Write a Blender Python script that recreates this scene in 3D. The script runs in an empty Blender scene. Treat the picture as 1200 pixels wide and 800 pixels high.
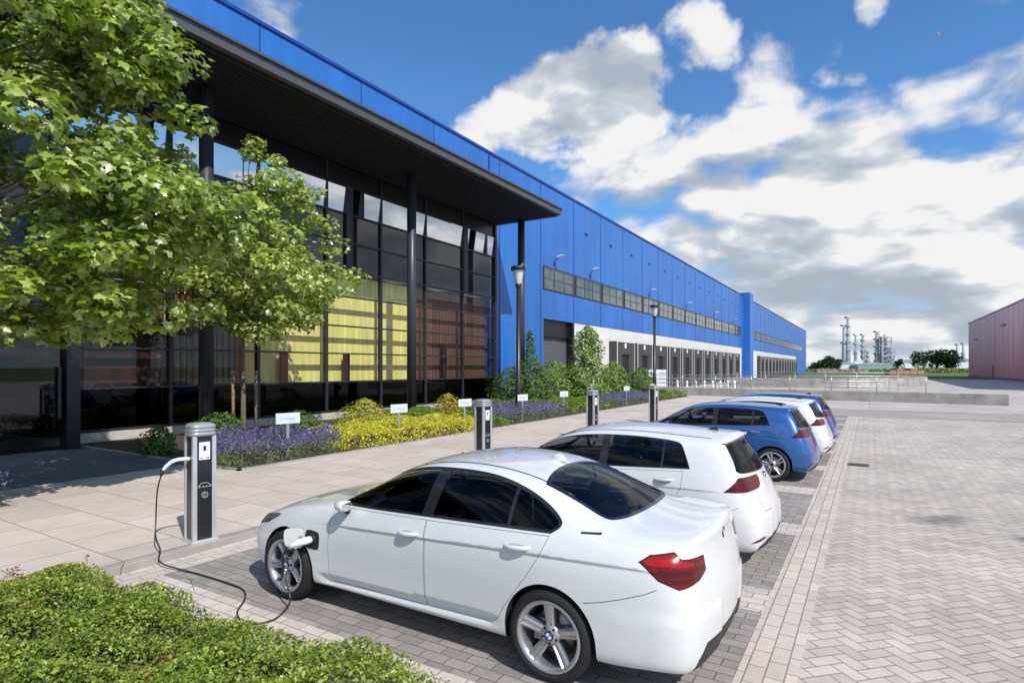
import bpy, bmesh, math, random
import numpy as np
from mathutils import Vector, Matrix
from mathutils.bvhtree import BVHTree
from mathutils.interpolate import poly_3d_calc
random.seed(11); RNG = np.random.default_rng(7)
PI = math.pi; rad = math.radians
scene = bpy.context.scene
COL = scene.collection
# ---------------------------------------------------------------- camera numbers
FPX = 685.0; CH = 2.2; YAW = math.atan(419 / 685.0)
Fx, Fy = -math.sin(YAW), math.cos(YAW); Rx, Ry = math.cos(YAW), math.sin(YAW)
def gp(u, v, z=0.0):
    d = FPX * (CH - z) / (v - 430); r = (u - 600) / FPX * d
    return (d * Fx + r * Rx, d * Fy + r * Ry)
# ---------------------------------------------------------------- materials
def new_mat(name):
    m = bpy.data.materials.new(name); m.use_nodes = True
    return m, m.node_tree, m.node_tree.nodes['Principled BSDF']
def N(nt, t, **kw):
    n = nt.nodes.new(t)
    for k, v in kw.items(): setattr(n, k, v)
    return n
def mth(nt, op, a, b=None, c=None, clamp=False):
    n = nt.nodes.new('ShaderNodeMath'); n.operation = op; n.use_clamp = clamp
    for i, x in enumerate((a, b, c)):
        if x is None: continue
        if isinstance(x, (int, float)): n.inputs[i].default_value = x
        else: nt.links.new(x, n.inputs[i])
    return n.outputs[0]
def mixc(nt, f, a, b, mode='MIX'):
    n = nt.nodes.new('ShaderNodeMix'); n.data_type = 'RGBA'; n.blend_type = mode
    if isinstance(f, (int, float)): n.inputs[0].default_value = f
    else: nt.links.new(f, n.inputs[0])
    for i, x in ((6, a), (7, b)):
        if isinstance(x, (tuple, list)): n.inputs[i].default_value = (*x[:3], 1)
        else: nt.links.new(x, n.inputs[i])
    return n.outputs[2]
def noise(nt, vec, scale, detail=4, rough=.55, dist=0):
    n = N(nt, 'ShaderNodeTexNoise'); n.inputs['Scale'].default_value = scale
    n.inputs['Detail'].default_value = detail; n.inputs['Roughness'].default_value = rough
    n.inputs['Distortion'].default_value = dist
    if vec is not None: nt.links.new(vec, n.inputs['Vector'])
    return n
def ramp(nt, fac, stops):
    n = N(nt, 'ShaderNodeValToRGB'); cr = n.color_ramp
    while len(cr.elements) < len(stops): cr.elements.new(.5)
    for e, (p, c) in zip(cr.elements, stops): e.position = p; e.color = (*c, 1) if len(c) == 3 else c
    nt.links.new(fac, n.inputs[0]); return n.outputs[0]
def objco(nt): return N(nt, 'ShaderNodeTexCoord').outputs['Object']
def bump(nt, b, h, strength=.3, dist=.01):
    n = N(nt, 'ShaderNodeBump'); n.inputs['Strength'].default_value = strength; n.inputs['Distance'].default_value = dist
    nt.links.new(h, n.inputs['Height']); nt.links.new(n.outputs[0], b.inputs['Normal'])
def simple(name, c, rough=.5, metal=0, spec=.5, coat=0, var=.12, scale=6, bmp=0):
    m, nt, b = new_mat(name)
    co = objco(nt); n = noise(nt, co, scale, 5)
    lo = tuple(max(0, x * (1 - var)) for x in c); hi = tuple(x * (1 + var) for x in c)
    nt.links.new(ramp(nt, n.outputs[0], [(.3, lo), (.7, hi)]), b.inputs['Base Color'])
    b.inputs['Roughness'].default_value = rough; b.inputs['Metallic'].default_value = metal
    b.inputs['Specular IOR Level'].default_value = spec; b.inputs['Coat Weight'].default_value = coat
    if coat: b.inputs['Coat Roughness'].default_value = .03
    if bmp: bump(nt, b, noise(nt, co, scale * 8, 4).outputs[0], .4, bmp)
    return m
def paint(name, c, metal=0, rough=.35, flake=0):
    m, nt, b = new_mat(name)
    geo = N(nt, 'ShaderNodeNewGeometry')
    col = mixc(nt, geo.outputs['Backfacing'], c, (.012, .012, .013))
    co = objco(nt)
    d = noise(nt, co, 3, 6).outputs[0]
    col = mixc(nt, mth(nt, 'MULTIPLY', d, .06), col, (.5, .47, .42))
    nt.links.new(col, b.inputs['Base Color'])
    b.inputs['Metallic'].default_value = metal
    rr = ramp(nt, noise(nt, co, 9, 5).outputs[0], [(.3, (rough * .85,) * 3), (.7, (rough * 1.15,) * 3)])
    nt.links.new(rr, b.inputs['Roughness'])
    b.inputs['Coat Weight'].default_value = 1; b.inputs['Coat Roughness'].default_value = .025
    return m
def glassmat(name, tint, refl=.0, rough=0, vary=0, k=1.):
    # a pane: tinted see-through plus mirror reflection by Fresnel
    m = bpy.data.materials.new(name); m.use_nodes = True; nt = m.node_tree; nt.nodes.clear()
    out = N(nt, 'ShaderNodeOutputMaterial'); tr = N(nt, 'ShaderNodeBsdfTransparent'); gl = N(nt, 'ShaderNodeBsdfGlossy')
    tr.inputs[0].default_value = (*tint, 1); gl.inputs['Roughness'].default_value = rough; gl.inputs[0].default_value = (.95, .97, 1, 1)
    fr = N(nt, 'ShaderNodeFresnel'); fr.inputs[0].default_value = 1.52
    geo = N(nt, 'ShaderNodeNewGeometry')
    fac = mth(nt, 'ADD', mth(nt, 'MULTIPLY', fr.outputs[0], k), refl, clamp=True)
    fac = mth(nt, 'MULTIPLY', fac, mth(nt, 'SUBTRACT', 1, geo.outputs['Backfacing']))
    co = objco(nt); nn = noise(nt, co, .6, 2); bp = N(nt, 'ShaderNodeBump'); bp.inputs['Strength'].default_value = .15 if vary else 0.0
    bp.inputs['Distance'].default_value = vary
    nt.links.new(nn.outputs[0], bp.inputs['Height'])
    if vary: nt.links.new(bp.outputs[0], gl.inputs['Normal'])
    mx = N(nt, 'ShaderNodeMixShader'); nt.links.new(fac, mx.inputs[0]); nt.links.new(tr.outputs[0], mx.inputs[1]); nt.links.new(gl.outputs[0], mx.inputs[2])
    nt.links.new(mx.outputs[0], out.inputs[0]); return m
def leafmat(name, cols, trans=.35, rough=.45, spec=.4, clump=1.2):
    m, nt, b = new_mat(name)
    geo = N(nt, 'ShaderNodeNewGeometry')
    c1 = ramp(nt, geo.outputs['Random Per Island'], [(i / max(1, len(cols) - 1), c) for i, c in enumerate(cols)])
    cl = noise(nt, objco(nt), clump, 3).outputs[0]
    c1 = mixc(nt, 1.0, c1, ramp(nt, cl, [(.35, (.72, .74, .7)), (.65, (1.2, 1.18, 1.05))]), 'MULTIPLY')
    nt.links.new(c1, b.inputs['Base Color']); b.inputs['Roughness'].default_value = rough
    b.inputs['Specular IOR Level'].default_value = spec
    tl = N(nt, 'ShaderNodeBsdfTranslucent'); hs = N(nt, 'ShaderNodeHueSaturation'); hs.inputs['Value'].default_value = 1.5; hs.inputs['Saturation'].default_value = 1.1
    nt.links.new(c1, hs.inputs['Color']); nt.links.new(hs.outputs[0], tl.inputs[0])
    mx = N(nt, 'ShaderNodeMixShader'); mx.inputs[0].default_value = trans
    nt.links.new(b.outputs[0], mx.inputs[1]); nt.links.new(tl.outputs[0], mx.inputs[2])
    nt.links.new(mx.outputs[0], nt.nodes['Material Output'].inputs[0]); return m
def sep(nt, v):
    s = N(nt, 'ShaderNodeSeparateXYZ'); nt.links.new(v, s.inputs[0]); return s.outputs
def comb(nt, x, y, z=0):
    s = N(nt, 'ShaderNodeCombineXYZ')
    for i, a in enumerate((x, y, z)):
        if isinstance(a, (int, float)): s.inputs[i].default_value = a
        else: nt.links.new(a, s.inputs[i])
    return s.outputs[0]
def herringbone(name, base, joint, blk=.118, ang=45):
    m, nt, b = new_mat(name); X, Y, Z = sep(nt, objco(nt))
    s = 1 / blk; c, sn = math.cos(rad(ang)) * s, math.sin(rad(ang)) * s
    u = mth(nt, 'ADD', mth(nt, 'MULTIPLY', X, c), mth(nt, 'MULTIPLY', Y, sn))
    v = mth(nt, 'SUBTRACT', mth(nt, 'MULTIPLY', Y, c), mth(nt, 'MULTIPLY', X, sn))
    u = mth(nt, 'ADD', u, 4000.0); v = mth(nt, 'ADD', v, 4000.0)
    iu, iv = mth(nt, 'FLOOR', u), mth(nt, 'FLOOR', v); fu, fv = mth(nt, 'SUBTRACT', u, iu), mth(nt, 'SUBTRACT', v, iv)
    k = mth(nt, 'MODULO', mth(nt, 'ADD', mth(nt, 'SUBTRACT', iu, iv), 8000.0), 4.0)
    def iskk(n): return mth(nt, 'COMPARE', k, float(n), .3)
    k0, k1, k2, k3 = (iskk(i) for i in range(4))
    L = mth(nt, 'ADD', fu, mth(nt, 'MULTIPLY', k1, 9.)); R_ = mth(nt, 'ADD', mth(nt, 'SUBTRACT', 1., fu), mth(nt, 'MULTIPLY', k0, 9.))
    B = mth(nt, 'ADD', fv, mth(nt, 'MULTIPLY', k2, 9.)); T = mth(nt, 'ADD', mth(nt, 'SUBTRACT', 1., fv), mth(nt, 'MULTIPLY', k3, 9.))
    dist = mth(nt, 'MINIMUM', mth(nt, 'MINIMUM', L, R_), mth(nt, 'MINIMUM', B, T))
    idx = mth(nt, 'SUBTRACT', iu, k1); idy = mth(nt, 'SUBTRACT', iv, k2)
    wn = N(nt, 'ShaderNodeTexWhiteNoise', noise_dimensions='2D'); nt.links.new(comb(nt, idx, idy), wn.inputs['Vector'])
    jw = noise(nt, objco(nt), .8, 4).outputs[0]
    mask = N(nt, 'ShaderNodeMapRange'); nt.links.new(dist, mask.inputs[0]); mask.inputs[1].default_value = .02; mask.inputs[2].default_value = .075
    return m, nt, b, mask.outputs[0], wn.outputs[0]
def pave_finish(nt, b, mask, rnd, base, joint, vari=.1, stain=.2, spots=None):
    co = objco(nt)
    lo = tuple(x * (1 - vari) for x in base); hi = tuple(x * (1 + vari) for x in base)
    c = ramp(nt, rnd, [(0, lo), (.5, base), (1, hi)])
    c = mixc(nt, 1., c, ramp(nt, noise(nt, co, 60, 3).outputs[0], [(.3, (.9,) * 3), (.7, (1.08,) * 3)]), 'MULTIPLY')
    c = mixc(nt, mask, joint, c)
    c = mixc(nt, 1., c, ramp(nt, noise(nt, co, .35, 6, .6).outputs[0], [(.3, (1 - stain,) * 3), (.65, (1.05,) * 3)]), 'MULTIPLY')
    c = mixc(nt, 1., c, ramp(nt, noise(nt, co, 2.3, 6, .65).outputs[0], [(.3, (1 - stain * .5,) * 3), (.6, (1.02,) * 3)]), 'MULTIPLY')
    if spots:
        for (sx, sy, r) in spots:
            vm = N(nt, 'ShaderNodeVectorMath', operation='DISTANCE'); nt.links.new(co, vm.inputs[0]); vm.inputs[1].default_value = (sx, sy, 0)
            f = mth(nt, 'SUBTRACT', 1., mth(nt, 'DIVIDE', vm.outputs['Value'], r), clamp=True)
            f = mth(nt, 'MULTIPLY', f, mth(nt, 'MULTIPLY', noise(nt, co, 4, 4).outputs[0], 1.9), clamp=True)
            c = mixc(nt, mth(nt, 'MULTIPLY', f, .8), c, (.09, .085, .08))
    nt.links.new(c, b.inputs['Base Color']); b.inputs['Roughness'].default_value = .85; b.inputs['Specular IOR Level'].default_value = .25
    h = mth(nt, 'ADD', mth(nt, 'MULTIPLY', mask, 1.), mth(nt, 'MULTIPLY', rnd, .15)); bump(nt, b, h, .5, .006)
def blockpave(name, base, joint, w, h, jw=.006, off=.5, vari=.1, stain=.15, swap=False, ox=0, oy=0, spots=None):
    m, nt, b = new_mat(name); X, Y, Z = sep(nt, objco(nt))
    if swap: X, Y = Y, X
    X = mth(nt, 'ADD', X, 500. * w + ox); Y = mth(nt, 'ADD', Y, 500. * h + oy)
    row = mth(nt, 'FLOOR', mth(nt, 'DIVIDE', Y, h)); fy = mth(nt, 'SUBTRACT', mth(nt, 'DIVIDE', Y, h), row)
    xo = mth(nt, 'ADD', mth(nt, 'DIVIDE', X, w), mth(nt, 'MULTIPLY', mth(nt, 'MODULO', row, 2.), off))
    cx = mth(nt, 'FLOOR', xo); fx = mth(nt, 'SUBTRACT', xo, cx)
    dx = mth(nt, 'MULTIPLY', mth(nt, 'MINIMUM', fx, mth(nt, 'SUBTRACT', 1., fx)), w); dy = mth(nt, 'MULTIPLY', mth(nt, 'MINIMUM', fy, mth(nt, 'SUBTRACT', 1., fy)), h)
    d = mth(nt, 'MINIMUM', dx, dy)
    mr = N(nt, 'ShaderNodeMapRange'); nt.links.new(d, mr.inputs[0]); mr.inputs[1].default_value = jw * .35; mr.inputs[2].default_value = jw
    wn = N(nt, 'ShaderNodeTexWhiteNoise', noise_dimensions='2D'); nt.links.new(comb(nt, cx, row), wn.inputs['Vector'])
    pave_finish(nt, b, mr.outputs[0], wn.outputs[0], base, joint, vari, stain, spots); return m
# ---------------------------------------------------------------- mesh helpers
class MB:
    def __init__(s): s.v = []; s.f = []; s.mi = []; s.sm = []
    def add(s, vs, fs, mi=0, sm=False):
        o = len(s.v); s.v += [tuple(p) for p in vs]; s.f += [tuple(i + o for i in f) for f in fs]; s.mi += [mi] * len(fs); s.sm += [sm] * len(fs); return s
    def box(s, x0, x1, y0, y1, z0, z1, mi=0):
        return s.add([(x0, y0, z0), (x1, y0, z0), (x1, y1, z0), (x0, y1, z0), (x0, y0, z1), (x1, y0, z1), (x1, y1, z1), (x0, y1, z1)],
                     [(3, 2, 1, 0), (4, 5, 6, 7), (0, 1, 5, 4), (1, 2, 6, 5), (2, 3, 7, 6), (3, 0, 4, 7)], mi)
    def tube(s, pts, r, n=10, mi=0, cap=True, sm=True):
        pts = [Vector(p) for p in pts]; rr = r if isinstance(r, (list, tuple)) else [r] * len(pts); vs = []; fs = []
        t0 = (pts[1] - pts[0]).normalized(); up = Vector((0, 0, 1)) if abs(t0.z) < .9 else Vector((1, 0, 0)); a = t0.cross(up).normalized()
        for i, p in enumerate(pts):
            t = (pts[min(i + 1, len(pts) - 1)] - pts[max(i - 1, 0)]).normalized(); a = (a - t * a.dot(t)).normalized(); b = t.cross(a)
            for k in range(n):
                an = 2 * PI * k / n; vs.append(p + (a * math.cos(an) + b * math.sin(an)) * rr[i])
        for i in range(len(pts) - 1):
            for k in range(n): fs.append((i * n + k, i * n + (k + 1) % n, (i + 1) * n + (k + 1) % n, (i + 1) * n + k))
        s.add(vs, fs, mi, sm)
        if cap:
            o = len(s.v) - len(vs); m = len(pts) - 1
            s.f += [tuple(o + k for k in range(n))[::-1], tuple(o + m * n + k for k in range(n))]; s.mi += [mi] * 2; s.sm += [False] * 2
        return s
    def lathe(s, prof, c=(0, 0, 0), axis='z', n=32, mi=0, sm=True):
        vs = []; fs = []
        for (r, h) in prof:
            for k in range(n):
                a = 2 * PI * k / n; x, y = r * math.cos(a), r * math.sin(a)
                p = (x, y, h) if axis == 'z' else (x, h, y) if axis == 'y' else (h, x, y)
                vs.append((c[0] + p[0], c[1] + p[1], c[2] + p[2]))
        for i in range(len(prof) - 1):
            for k in range(n):
                q = (i * n + k, i * n + (k + 1) % n, (i + 1) * n + (k + 1) % n, (i + 1) * n + k); fs.append(q if axis != 'y' else q[::-1])
        return s.add(vs, fs, mi, sm)
    def prism(s, poly, z0, z1, mi=0, axis='z'):
        n = len(poly)
        def P(p, h): return (p[0], p[1], h) if axis == 'z' else (p[0], h, p[1]) if axis == 'y' else (h, p[0], p[1])
        return s.add([P(p, z0) for p in poly] + [P(p, z1) for p in poly],
                     [tuple(range(n))[::-1], tuple(range(n, 2 * n))] + [(i, (i + 1) % n, n + (i + 1) % n, n + i) for i in range(n)], mi)
    def build(s, name, mats, parent=None, loc=None, bevel=0, seg=2, sub=0, fixn=True):
        me = bpy.data.meshes.new(name); me.from_pydata(s.v, [], s.f)
        for m in (mats if isinstance(mats, (list, tuple)) else [mats]): me.materials.append(m)
        me.polygons.foreach_set('material_index', s.mi); me.polygons.foreach_set('use_smooth', s.sm)
        if fixn and len(s.f) < 40000:
            bm = bmesh.new(); bm.from_mesh(me); bmesh.ops.recalc_face_normals(bm, faces=bm.faces); bm.to_mesh(me); bm.free()
        me.update(); o = bpy.data.objects.new(name, me); COL.objects.link(o)
        if parent is not None: o.parent = parent
        if loc is not None: o.location = loc
        if bevel:
            b = o.modifiers.new('b', 'BEVEL'); b.width = bevel; b.segments = seg; b.limit_method = 'ANGLE'; b.angle_limit = rad(35)
            for p in me.polygons: p.use_smooth = True
            b.harden_normals = True
        if sub:
            b = o.modifiers.new('s', 'SUBSURF'); b.levels = b.render_levels = sub
            for p in me.polygons: p.use_smooth = True
        return o
def empty(name, loc=(0, 0, 0), rz=0):
    o = bpy.data.objects.new(name, None); COL.objects.link(o); o.location = loc; o.rotation_euler = (0, 0, rz); o.empty_display_size = .3; return o
def tag(o, label=None, cat=None, group=None, kind=None):
    if label: o['label'] = label
    if cat: o['category'] = cat
    if group: o['group'] = group
    if kind: o['kind'] = kind
    return o
def copy_tree(o, parent=None, swap=None):
    c = o.copy(); COL.objects.link(c)
    if parent is not None: c.parent = parent; c.matrix_parent_inverse = o.matrix_parent_inverse.copy()
    if swap and o.type == 'MESH' and any(m in swap for m in o.data.materials):
        c.data = o.data.copy()
        for i, m in enumerate(c.data.materials):
            if m in swap: c.data.materials[i] = swap[m]
    for ch in [x for x in bpy.data.objects if x.parent == o and x != c]: copy_tree(ch, c, swap)
    return c
def np_mesh(name, V, F, mats, parent=None, smooth=False, mi=None):
    me = bpy.data.meshes.new(name); V = np.asarray(V, np.float32); F = np.asarray(F, np.int32); k = F.shape[1]
    me.vertices.add(len(V)); me.vertices.foreach_set('co', V.ravel())
    me.loops.add(F.size); me.loops.foreach_set('vertex_index', F.ravel())
    me.polygons.add(len(F)); me.polygons.foreach_set('loop_start', np.arange(0, F.size, k, dtype=np.int32)); me.polygons.foreach_set('loop_total', np.full(len(F), k, np.int32))
    if smooth: me.polygons.foreach_set('use_smooth', np.ones(len(F), bool))
    for m in (mats if isinstance(mats, (list, tuple)) else [mats]): me.materials.append(m)
    if mi is not None: me.polygons.foreach_set('material_index', np.asarray(mi, np.int32))
    me.update(calc_edges=True); o = bpy.data.objects.new(name, me); COL.objects.link(o)
    if parent is not None: o.parent = parent
    return o
def rotframes(nrm, spin):
    n = nrm / np.linalg.norm(nrm, axis=1, keepdims=True)
    ref = np.where(np.abs(n[:, 2:3]) > .9, np.array([[1., 0, 0]]), np.array([[0, 0, 1.]]))
    a = np.cross(n, ref); a /= np.linalg.norm(a, axis=1, keepdims=True); b = np.cross(n, a)
    c, s = np.cos(spin)[:, None], np.sin(spin)[:, None]
    return a * c + b * s, -a * s + b * c, n
def scatter(P, NRM, size, tmplV, tmplF):
    # P centres, NRM leaf normals, size per leaf; returns V,F
    n = len(P); a, b, c = rotframes(NRM, RNG.uniform(0, 2 * PI, n)); T = np.asarray(tmplV, float)
    V = P[:, None, :] + size[:, None, None] * (T[None, :, 0:1] * a[:, None, :] + T[None, :, 1:2] * b[:, None, :] + T[None, :, 2:3] * c[:, None, :])
    F = np.asarray(tmplF)[None] + (np.arange(n) * len(T))[:, None, None]
    return V.reshape(-1, 3), F.reshape(-1, F.shape[-1])
# leaf templates
_o = [(0, 0), (.16, -.12), (.42, -.2), (.36, .02), (.56, .22), (.3, .3), (.24, .5), (0, .8), (-.24, .5), (-.3, .3), (-.56, .22), (-.36, .02), (-.42, -.2), (-.16, -.12)]
MAPLE_V = [(0, .18, 0)] + [(x, y, -.45 * (x * x) - .2 * max(0, y - .2) ** 2) for x, y in _o]
MAPLE_F = [(0, i, i + 1 if i < 14 else 1) for i in range(1, 15)]
OVAL_V = [(0, -.5, 0), (.28, 0, .06), (0, .5, -.05), (-.28, 0, .06)]
OVAL_F = [(0, 1, 2), (0, 2, 3)]
SPIKE_V = [(-.06, 0, 0), (.06, 0, 0), (0, 1, .1)]
SPIKE_F = [(0, 1, 2)]
def inpoly(p, poly):
    x, y = p; c = False; n = len(poly); j = n - 1
    for i in range(n):
        xi, yi = poly[i][:2]; xj, yj = poly[j][:2]
        if (yi > y) != (yj > y) and x < (xj - xi) * (y - yi) / (yj - yi) + xi: c = not c
        j = i
    return c
def area2(p): return sum(p[i - 1][0] * p[i][1] - p[i][0] * p[i - 1][1] for i in range(len(p)))
def offset_poly(p, d):
    # inward offset
    s = 1 if area2(p) > 0 else -1; n = len(p); r = []
    for i in range(n):
        a, b, c = Vector(p[i - 1][:2]), Vector(p[i][:2]), Vector(p[(i + 1) % n][:2])
        e1 = (b - a).normalized(); e2 = (c - b).normalized(); n1 = Vector((-e1.y, e1.x)) * s; n2 = Vector((-e2.y, e2.x)) * s
        m = (n1 + n2); L = m.length
        if L < .2: m = n1; L = 1
        m = m / L; k = d / max(.35, m.dot(n1)); q = b + m * k; r.append((q.x, q.y))
    return r
def smoothpoly(pts, n=4):
    # pts (x,y[,1 for sharp]); catmull-rom between, sharp points break tangents
    m = len(pts); out = []
    for i in range(m):
        p1, p2 = pts[i], pts[(i + 1) % m]; p0 = pts[i - 1] if len(p1) < 3 else p1; p3 = pts[(i + 2) % m] if len(p2) < 3 else p2
        if len(p1) > 2 and len(p2) > 2: out.append(p1[:2]); continue
        for k in range(n):
            t = k / n
            out.append(tuple(.5 * (2 * p1[j] + (p2[j] - p0[j]) * t + (2 * p0[j] - 5 * p1[j] + 4 * p2[j] - p3[j]) * t * t + (3 * p1[j] - p0[j] - 3 * p2[j] + p3[j]) * t ** 3) for j in (0, 1)))
    return out
# ================================================================ CARS
WHITE = paint('white_car_paint', (.66, .67, .665), 0, .4)
WHITE2 = paint('pure_white_car_paint', (.68, .68, .68), 0, .4)
BLUE = paint('blue_metallic_paint', (.004, .09, .32), .3, .32)
BLUE2 = paint('deep_blue_paint', (.005, .065, .27), .3, .32)
M_BLACK = simple('black_trim', (.012, .012, .013), .25, coat=.3)
M_GAP = simple('dark_recess', (.012, .012, .012), .9)
M_SEAM = simple('panel_seam', (.075, .075, .075), .9)
M_PLAST = simple('black_plastic', (.02, .02, .021), .6, bmp=.0005)
M_GLASS = glassmat('tinted_car_glass', (.20, .21, .22), .0, k=.45)
M_GLASSG = glassmat('hatch_side_glass', (.34, .36, .37), .0, k=.5)
M_GLASSR = glassmat('rear_car_glass', (.30, .31, .33), .0, k=.5)
M_GLASSC = glassmat('clear_windscreen', (.5, .55, .56), .0)
M_TYRE = simple('tyre_rubber', (.011, .011, .012), .8, bmp=.001)
M_RIM = simple('grey_alloy', (.48, .48, .49), .3, metal=.8, var=.05)
M_RIMS = simple('silver_alloy', (.62, .62, .63), .25, metal=.9, var=.05)
M_CHROME = simple('chrome', (.8, .8, .82), .08, metal=1, var=.03)
M_DISC = simple('brake_disc', (.25, .24, .24), .35, metal=.9)
M_SEAT = simple('black_leather', (.03, .03, .032), .5)
def lampmat(name, c, c2, sc=30):
    m, nt, b = new_mat(name); X, Y, Z = sep(nt, objco(nt))
    w = mth(nt, 'SINE', mth(nt, 'MULTIPLY', Z, 130.)); n = noise(nt, objco(nt), sc, 3).outputs[0]
    f = mth(nt, 'MULTIPLY', mth(nt, 'ADD', mth(nt, 'MULTIPLY', w, .25), n), .9, clamp=True)
    nt.links.new(mixc(nt, f, c, c2), b.inputs['Base Color']); b.inputs['Roughness'].default_value = .16
    b.inputs['Specular IOR Level'].default_value = .4; return m
M_TAIL = lampmat('red_tail_lens', (.20, .005, .006), (.05, .003, .004))
M_TAILD = lampmat('dark_red_lens', (.13, .004, .006), (.035, .003, .004))
M_TAILB = lampmat('bright_red_lens', (.42, .010, .010), (.22, .007, .007))
M_HEAD = lampmat('headlight_lens', (.10, .11, .12), (.012, .012, .015))
def interp(tab, x): return float(np.interp(x, [t[0] for t in tab], [t[1] for t in tab]))
class Body:
    """closed body: stations lofted, curved end caps, Catmull-Clark, then outlines cut into the skin"""
    def __init__(s, stations, frontc, rearc, sub=2, shape=None):
        # stations: list of 11 (x,y,z) : S0..S7,T1..T3 (y>=0) ; frontc/rearc: x of centre for rows S0..S7
        rings = []
        for st in stations:
            S = [Vector(p) for p in st]; b3 = S[0]
            bot = [Vector((b3.x, b3.y * f, b3.z)) for f in (0, .36, .72)]
            half = bot + S                                     # 0..2 bottom, 3..10 side S0..S7, 11..13 T1..T3
            ring = half + [Vector((p.x, -p.y, p.z)) for p in half[12:0:-1]]
            rings.append(ring)
        n = len(rings[0]); V = [p for r in rings for p in r]; F = []
        for i in range(len(rings) - 1):
            for k in range(n): F.append((i * n + k, i * n + (k + 1) % n, (i + 1) * n + (k + 1) % n, (i + 1) * n + k))
        for (ri, cx, flip) in ((0, frontc, False), (len(rings) - 1, rearc, True)):
            R = rings[ri]; o = ri * n; rows = []
            def L(j): return o + j
            def Rr(j): return o + (n - j) % n
            rows.append([L(3), L(2), L(1), L(0), Rr(1), Rr(2), Rr(3)])
            for j in range(4, 10):
                row = [L(j)]; p = R[j]
                for f in (.72, .36, 0, -.36, -.72):
                    V.append(Vector((p.x + (cx[j - 3] - p.x) * (1 - f * f), p.y * f, p.z))); row.append(len(V) - 1)
                row.append(Rr(j)); rows.append(row)
            rows.append([L(10), L(11), L(12), L(13), Rr(12), Rr(11), Rr(10)])
            # bottom row gets its own centre bulge
            for a in range(7):
                for q in range(6) if a >= 0 else ():
                    f = (rows[a][q], rows[a][q + 1], rows[a + 1][q + 1], rows[a + 1][q]); F.append(f[::-1] if flip else f)
            for q, f in ((1, .72), (2, .36), (3, 0), (4, -.36), (5, -.72)):
                V[rows[0][q]] = Vector((R[3].x + (cx[0] - R[3].x) * (1 - f * f), R[3].y * f, R[3].z))
        me = bpy.data.meshes.new('tmp'); me.from_pydata([tuple(v) for v in V], [], F); me.update()
        ob = bpy.data.objects.new('tmp', me); COL.objects.link(ob); md = ob.modifiers.new('s', 'SUBSURF'); md.levels = md.render_levels = sub
        bpy.context.view_layer.update()
        dg = bpy.context.evaluated_depsgraph_get(); ev = ob.evaluated_get(dg); s.bm = bmesh.new(); s.bm.from_mesh(ev.to_mesh())
        bmesh.ops.recalc_face_normals(s.bm, faces=s.bm.faces)
        if shape: shape(s.bm, s.cut); s.bm.normal_update(); s.bm.verts.index_update(); s.bm.faces.index_update()
        s.bm.normal_update(); s.bm.verts.ensure_lookup_table(); s.bm.faces.ensure_lookup_table()
        s.refV = [v.co.copy() for v in s.bm.verts]; s.refN = [v.normal.copy() for v in s.bm.verts]; s.refF = [tuple(v.index for v in f.verts) for f in s.bm.faces]
        s.bvh = BVHTree.FromPolygons(s.refV, s.refF)
        bpy.data.objects.remove(ob); s.lay = s.bm.faces.layers.int.new('reg'); s.names = ['body']
    def faces(s, proj, flt): return [f for f in s.bm.faces if flt(f)]
    def cut(s, poly, proj, flt):
        a, b = proj; d = a.cross(b)
        fs = [f for f in s.bm.faces if flt(f.calc_center_median(), f.normal)]
        info = []
        for f in fs:
            u = [v.co.dot(a) for v in f.verts]; w = [v.co.dot(b) for v in f.verts]; info.append([f, min(u), max(u), min(w), max(w)])
        n = len(poly); bb = (min(p[0] for p in poly), max(p[0] for p in poly), min(p[1] for p in poly), max(p[1] for p in poly))
        live = {i[0] for i in info if i[1] <= bb[1] and i[2] >= bb[0] and i[3] <= bb[3] and i[4] >= bb[2]}
        for i in range(n):
            p, q = poly[i], poly[(i + 1) % n]; dx, dy = q[0] - p[0], q[1] - p[1]
            if abs(dx) + abs(dy) < 1e-6: continue
            x0, x1, y0, y1 = min(p[0], q[0]) - 1e-4, max(p[0], q[0]) + 1e-4, min(p[1], q[1]) - 1e-4, max(p[1], q[1]) + 1e-4
            sel = []
            for f in live:
                if not f.is_valid: continue
                us = [v.co.dot(a) for v in f.verts]
                if min(us) > x1 or max(us) < x0: continue
                ws = [v.co.dot(b) for v in f.verts]
                if min(ws) > y1 or max(ws) < y0: continue
                sel.append(f)
            if not sel: continue
            ed = {e for f in sel for e in f.edges}; ve = {v for f in sel for v in f.verts}
            r = bmesh.ops.bisect_plane(s.bm, geom=list(ve) + list(ed) + sel, dist=2e-5, plane_co=a * p[0] + b * p[1], plane_no=(a * dy - b * dx).normalized())
            live |= {g for g in r['geom'] if isinstance(g, bmesh.types.BMFace)}
            live = {f for f in live if f.is_valid}
    def region(s, name, poly, proj, flt, only=None):
        s.cut(poly, proj, flt); a, b = proj
        if name not in s.names: s.names.append(name)
        i = s.names.index(name)
        for f in s.bm.faces:
            c = f.calc_center_median()
            if flt(c, f.normal) and inpoly((c.dot(a), c.dot(b)), poly):
                if only is None or s.names[f[s.lay]] in only: f[s.lay] = i
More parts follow.
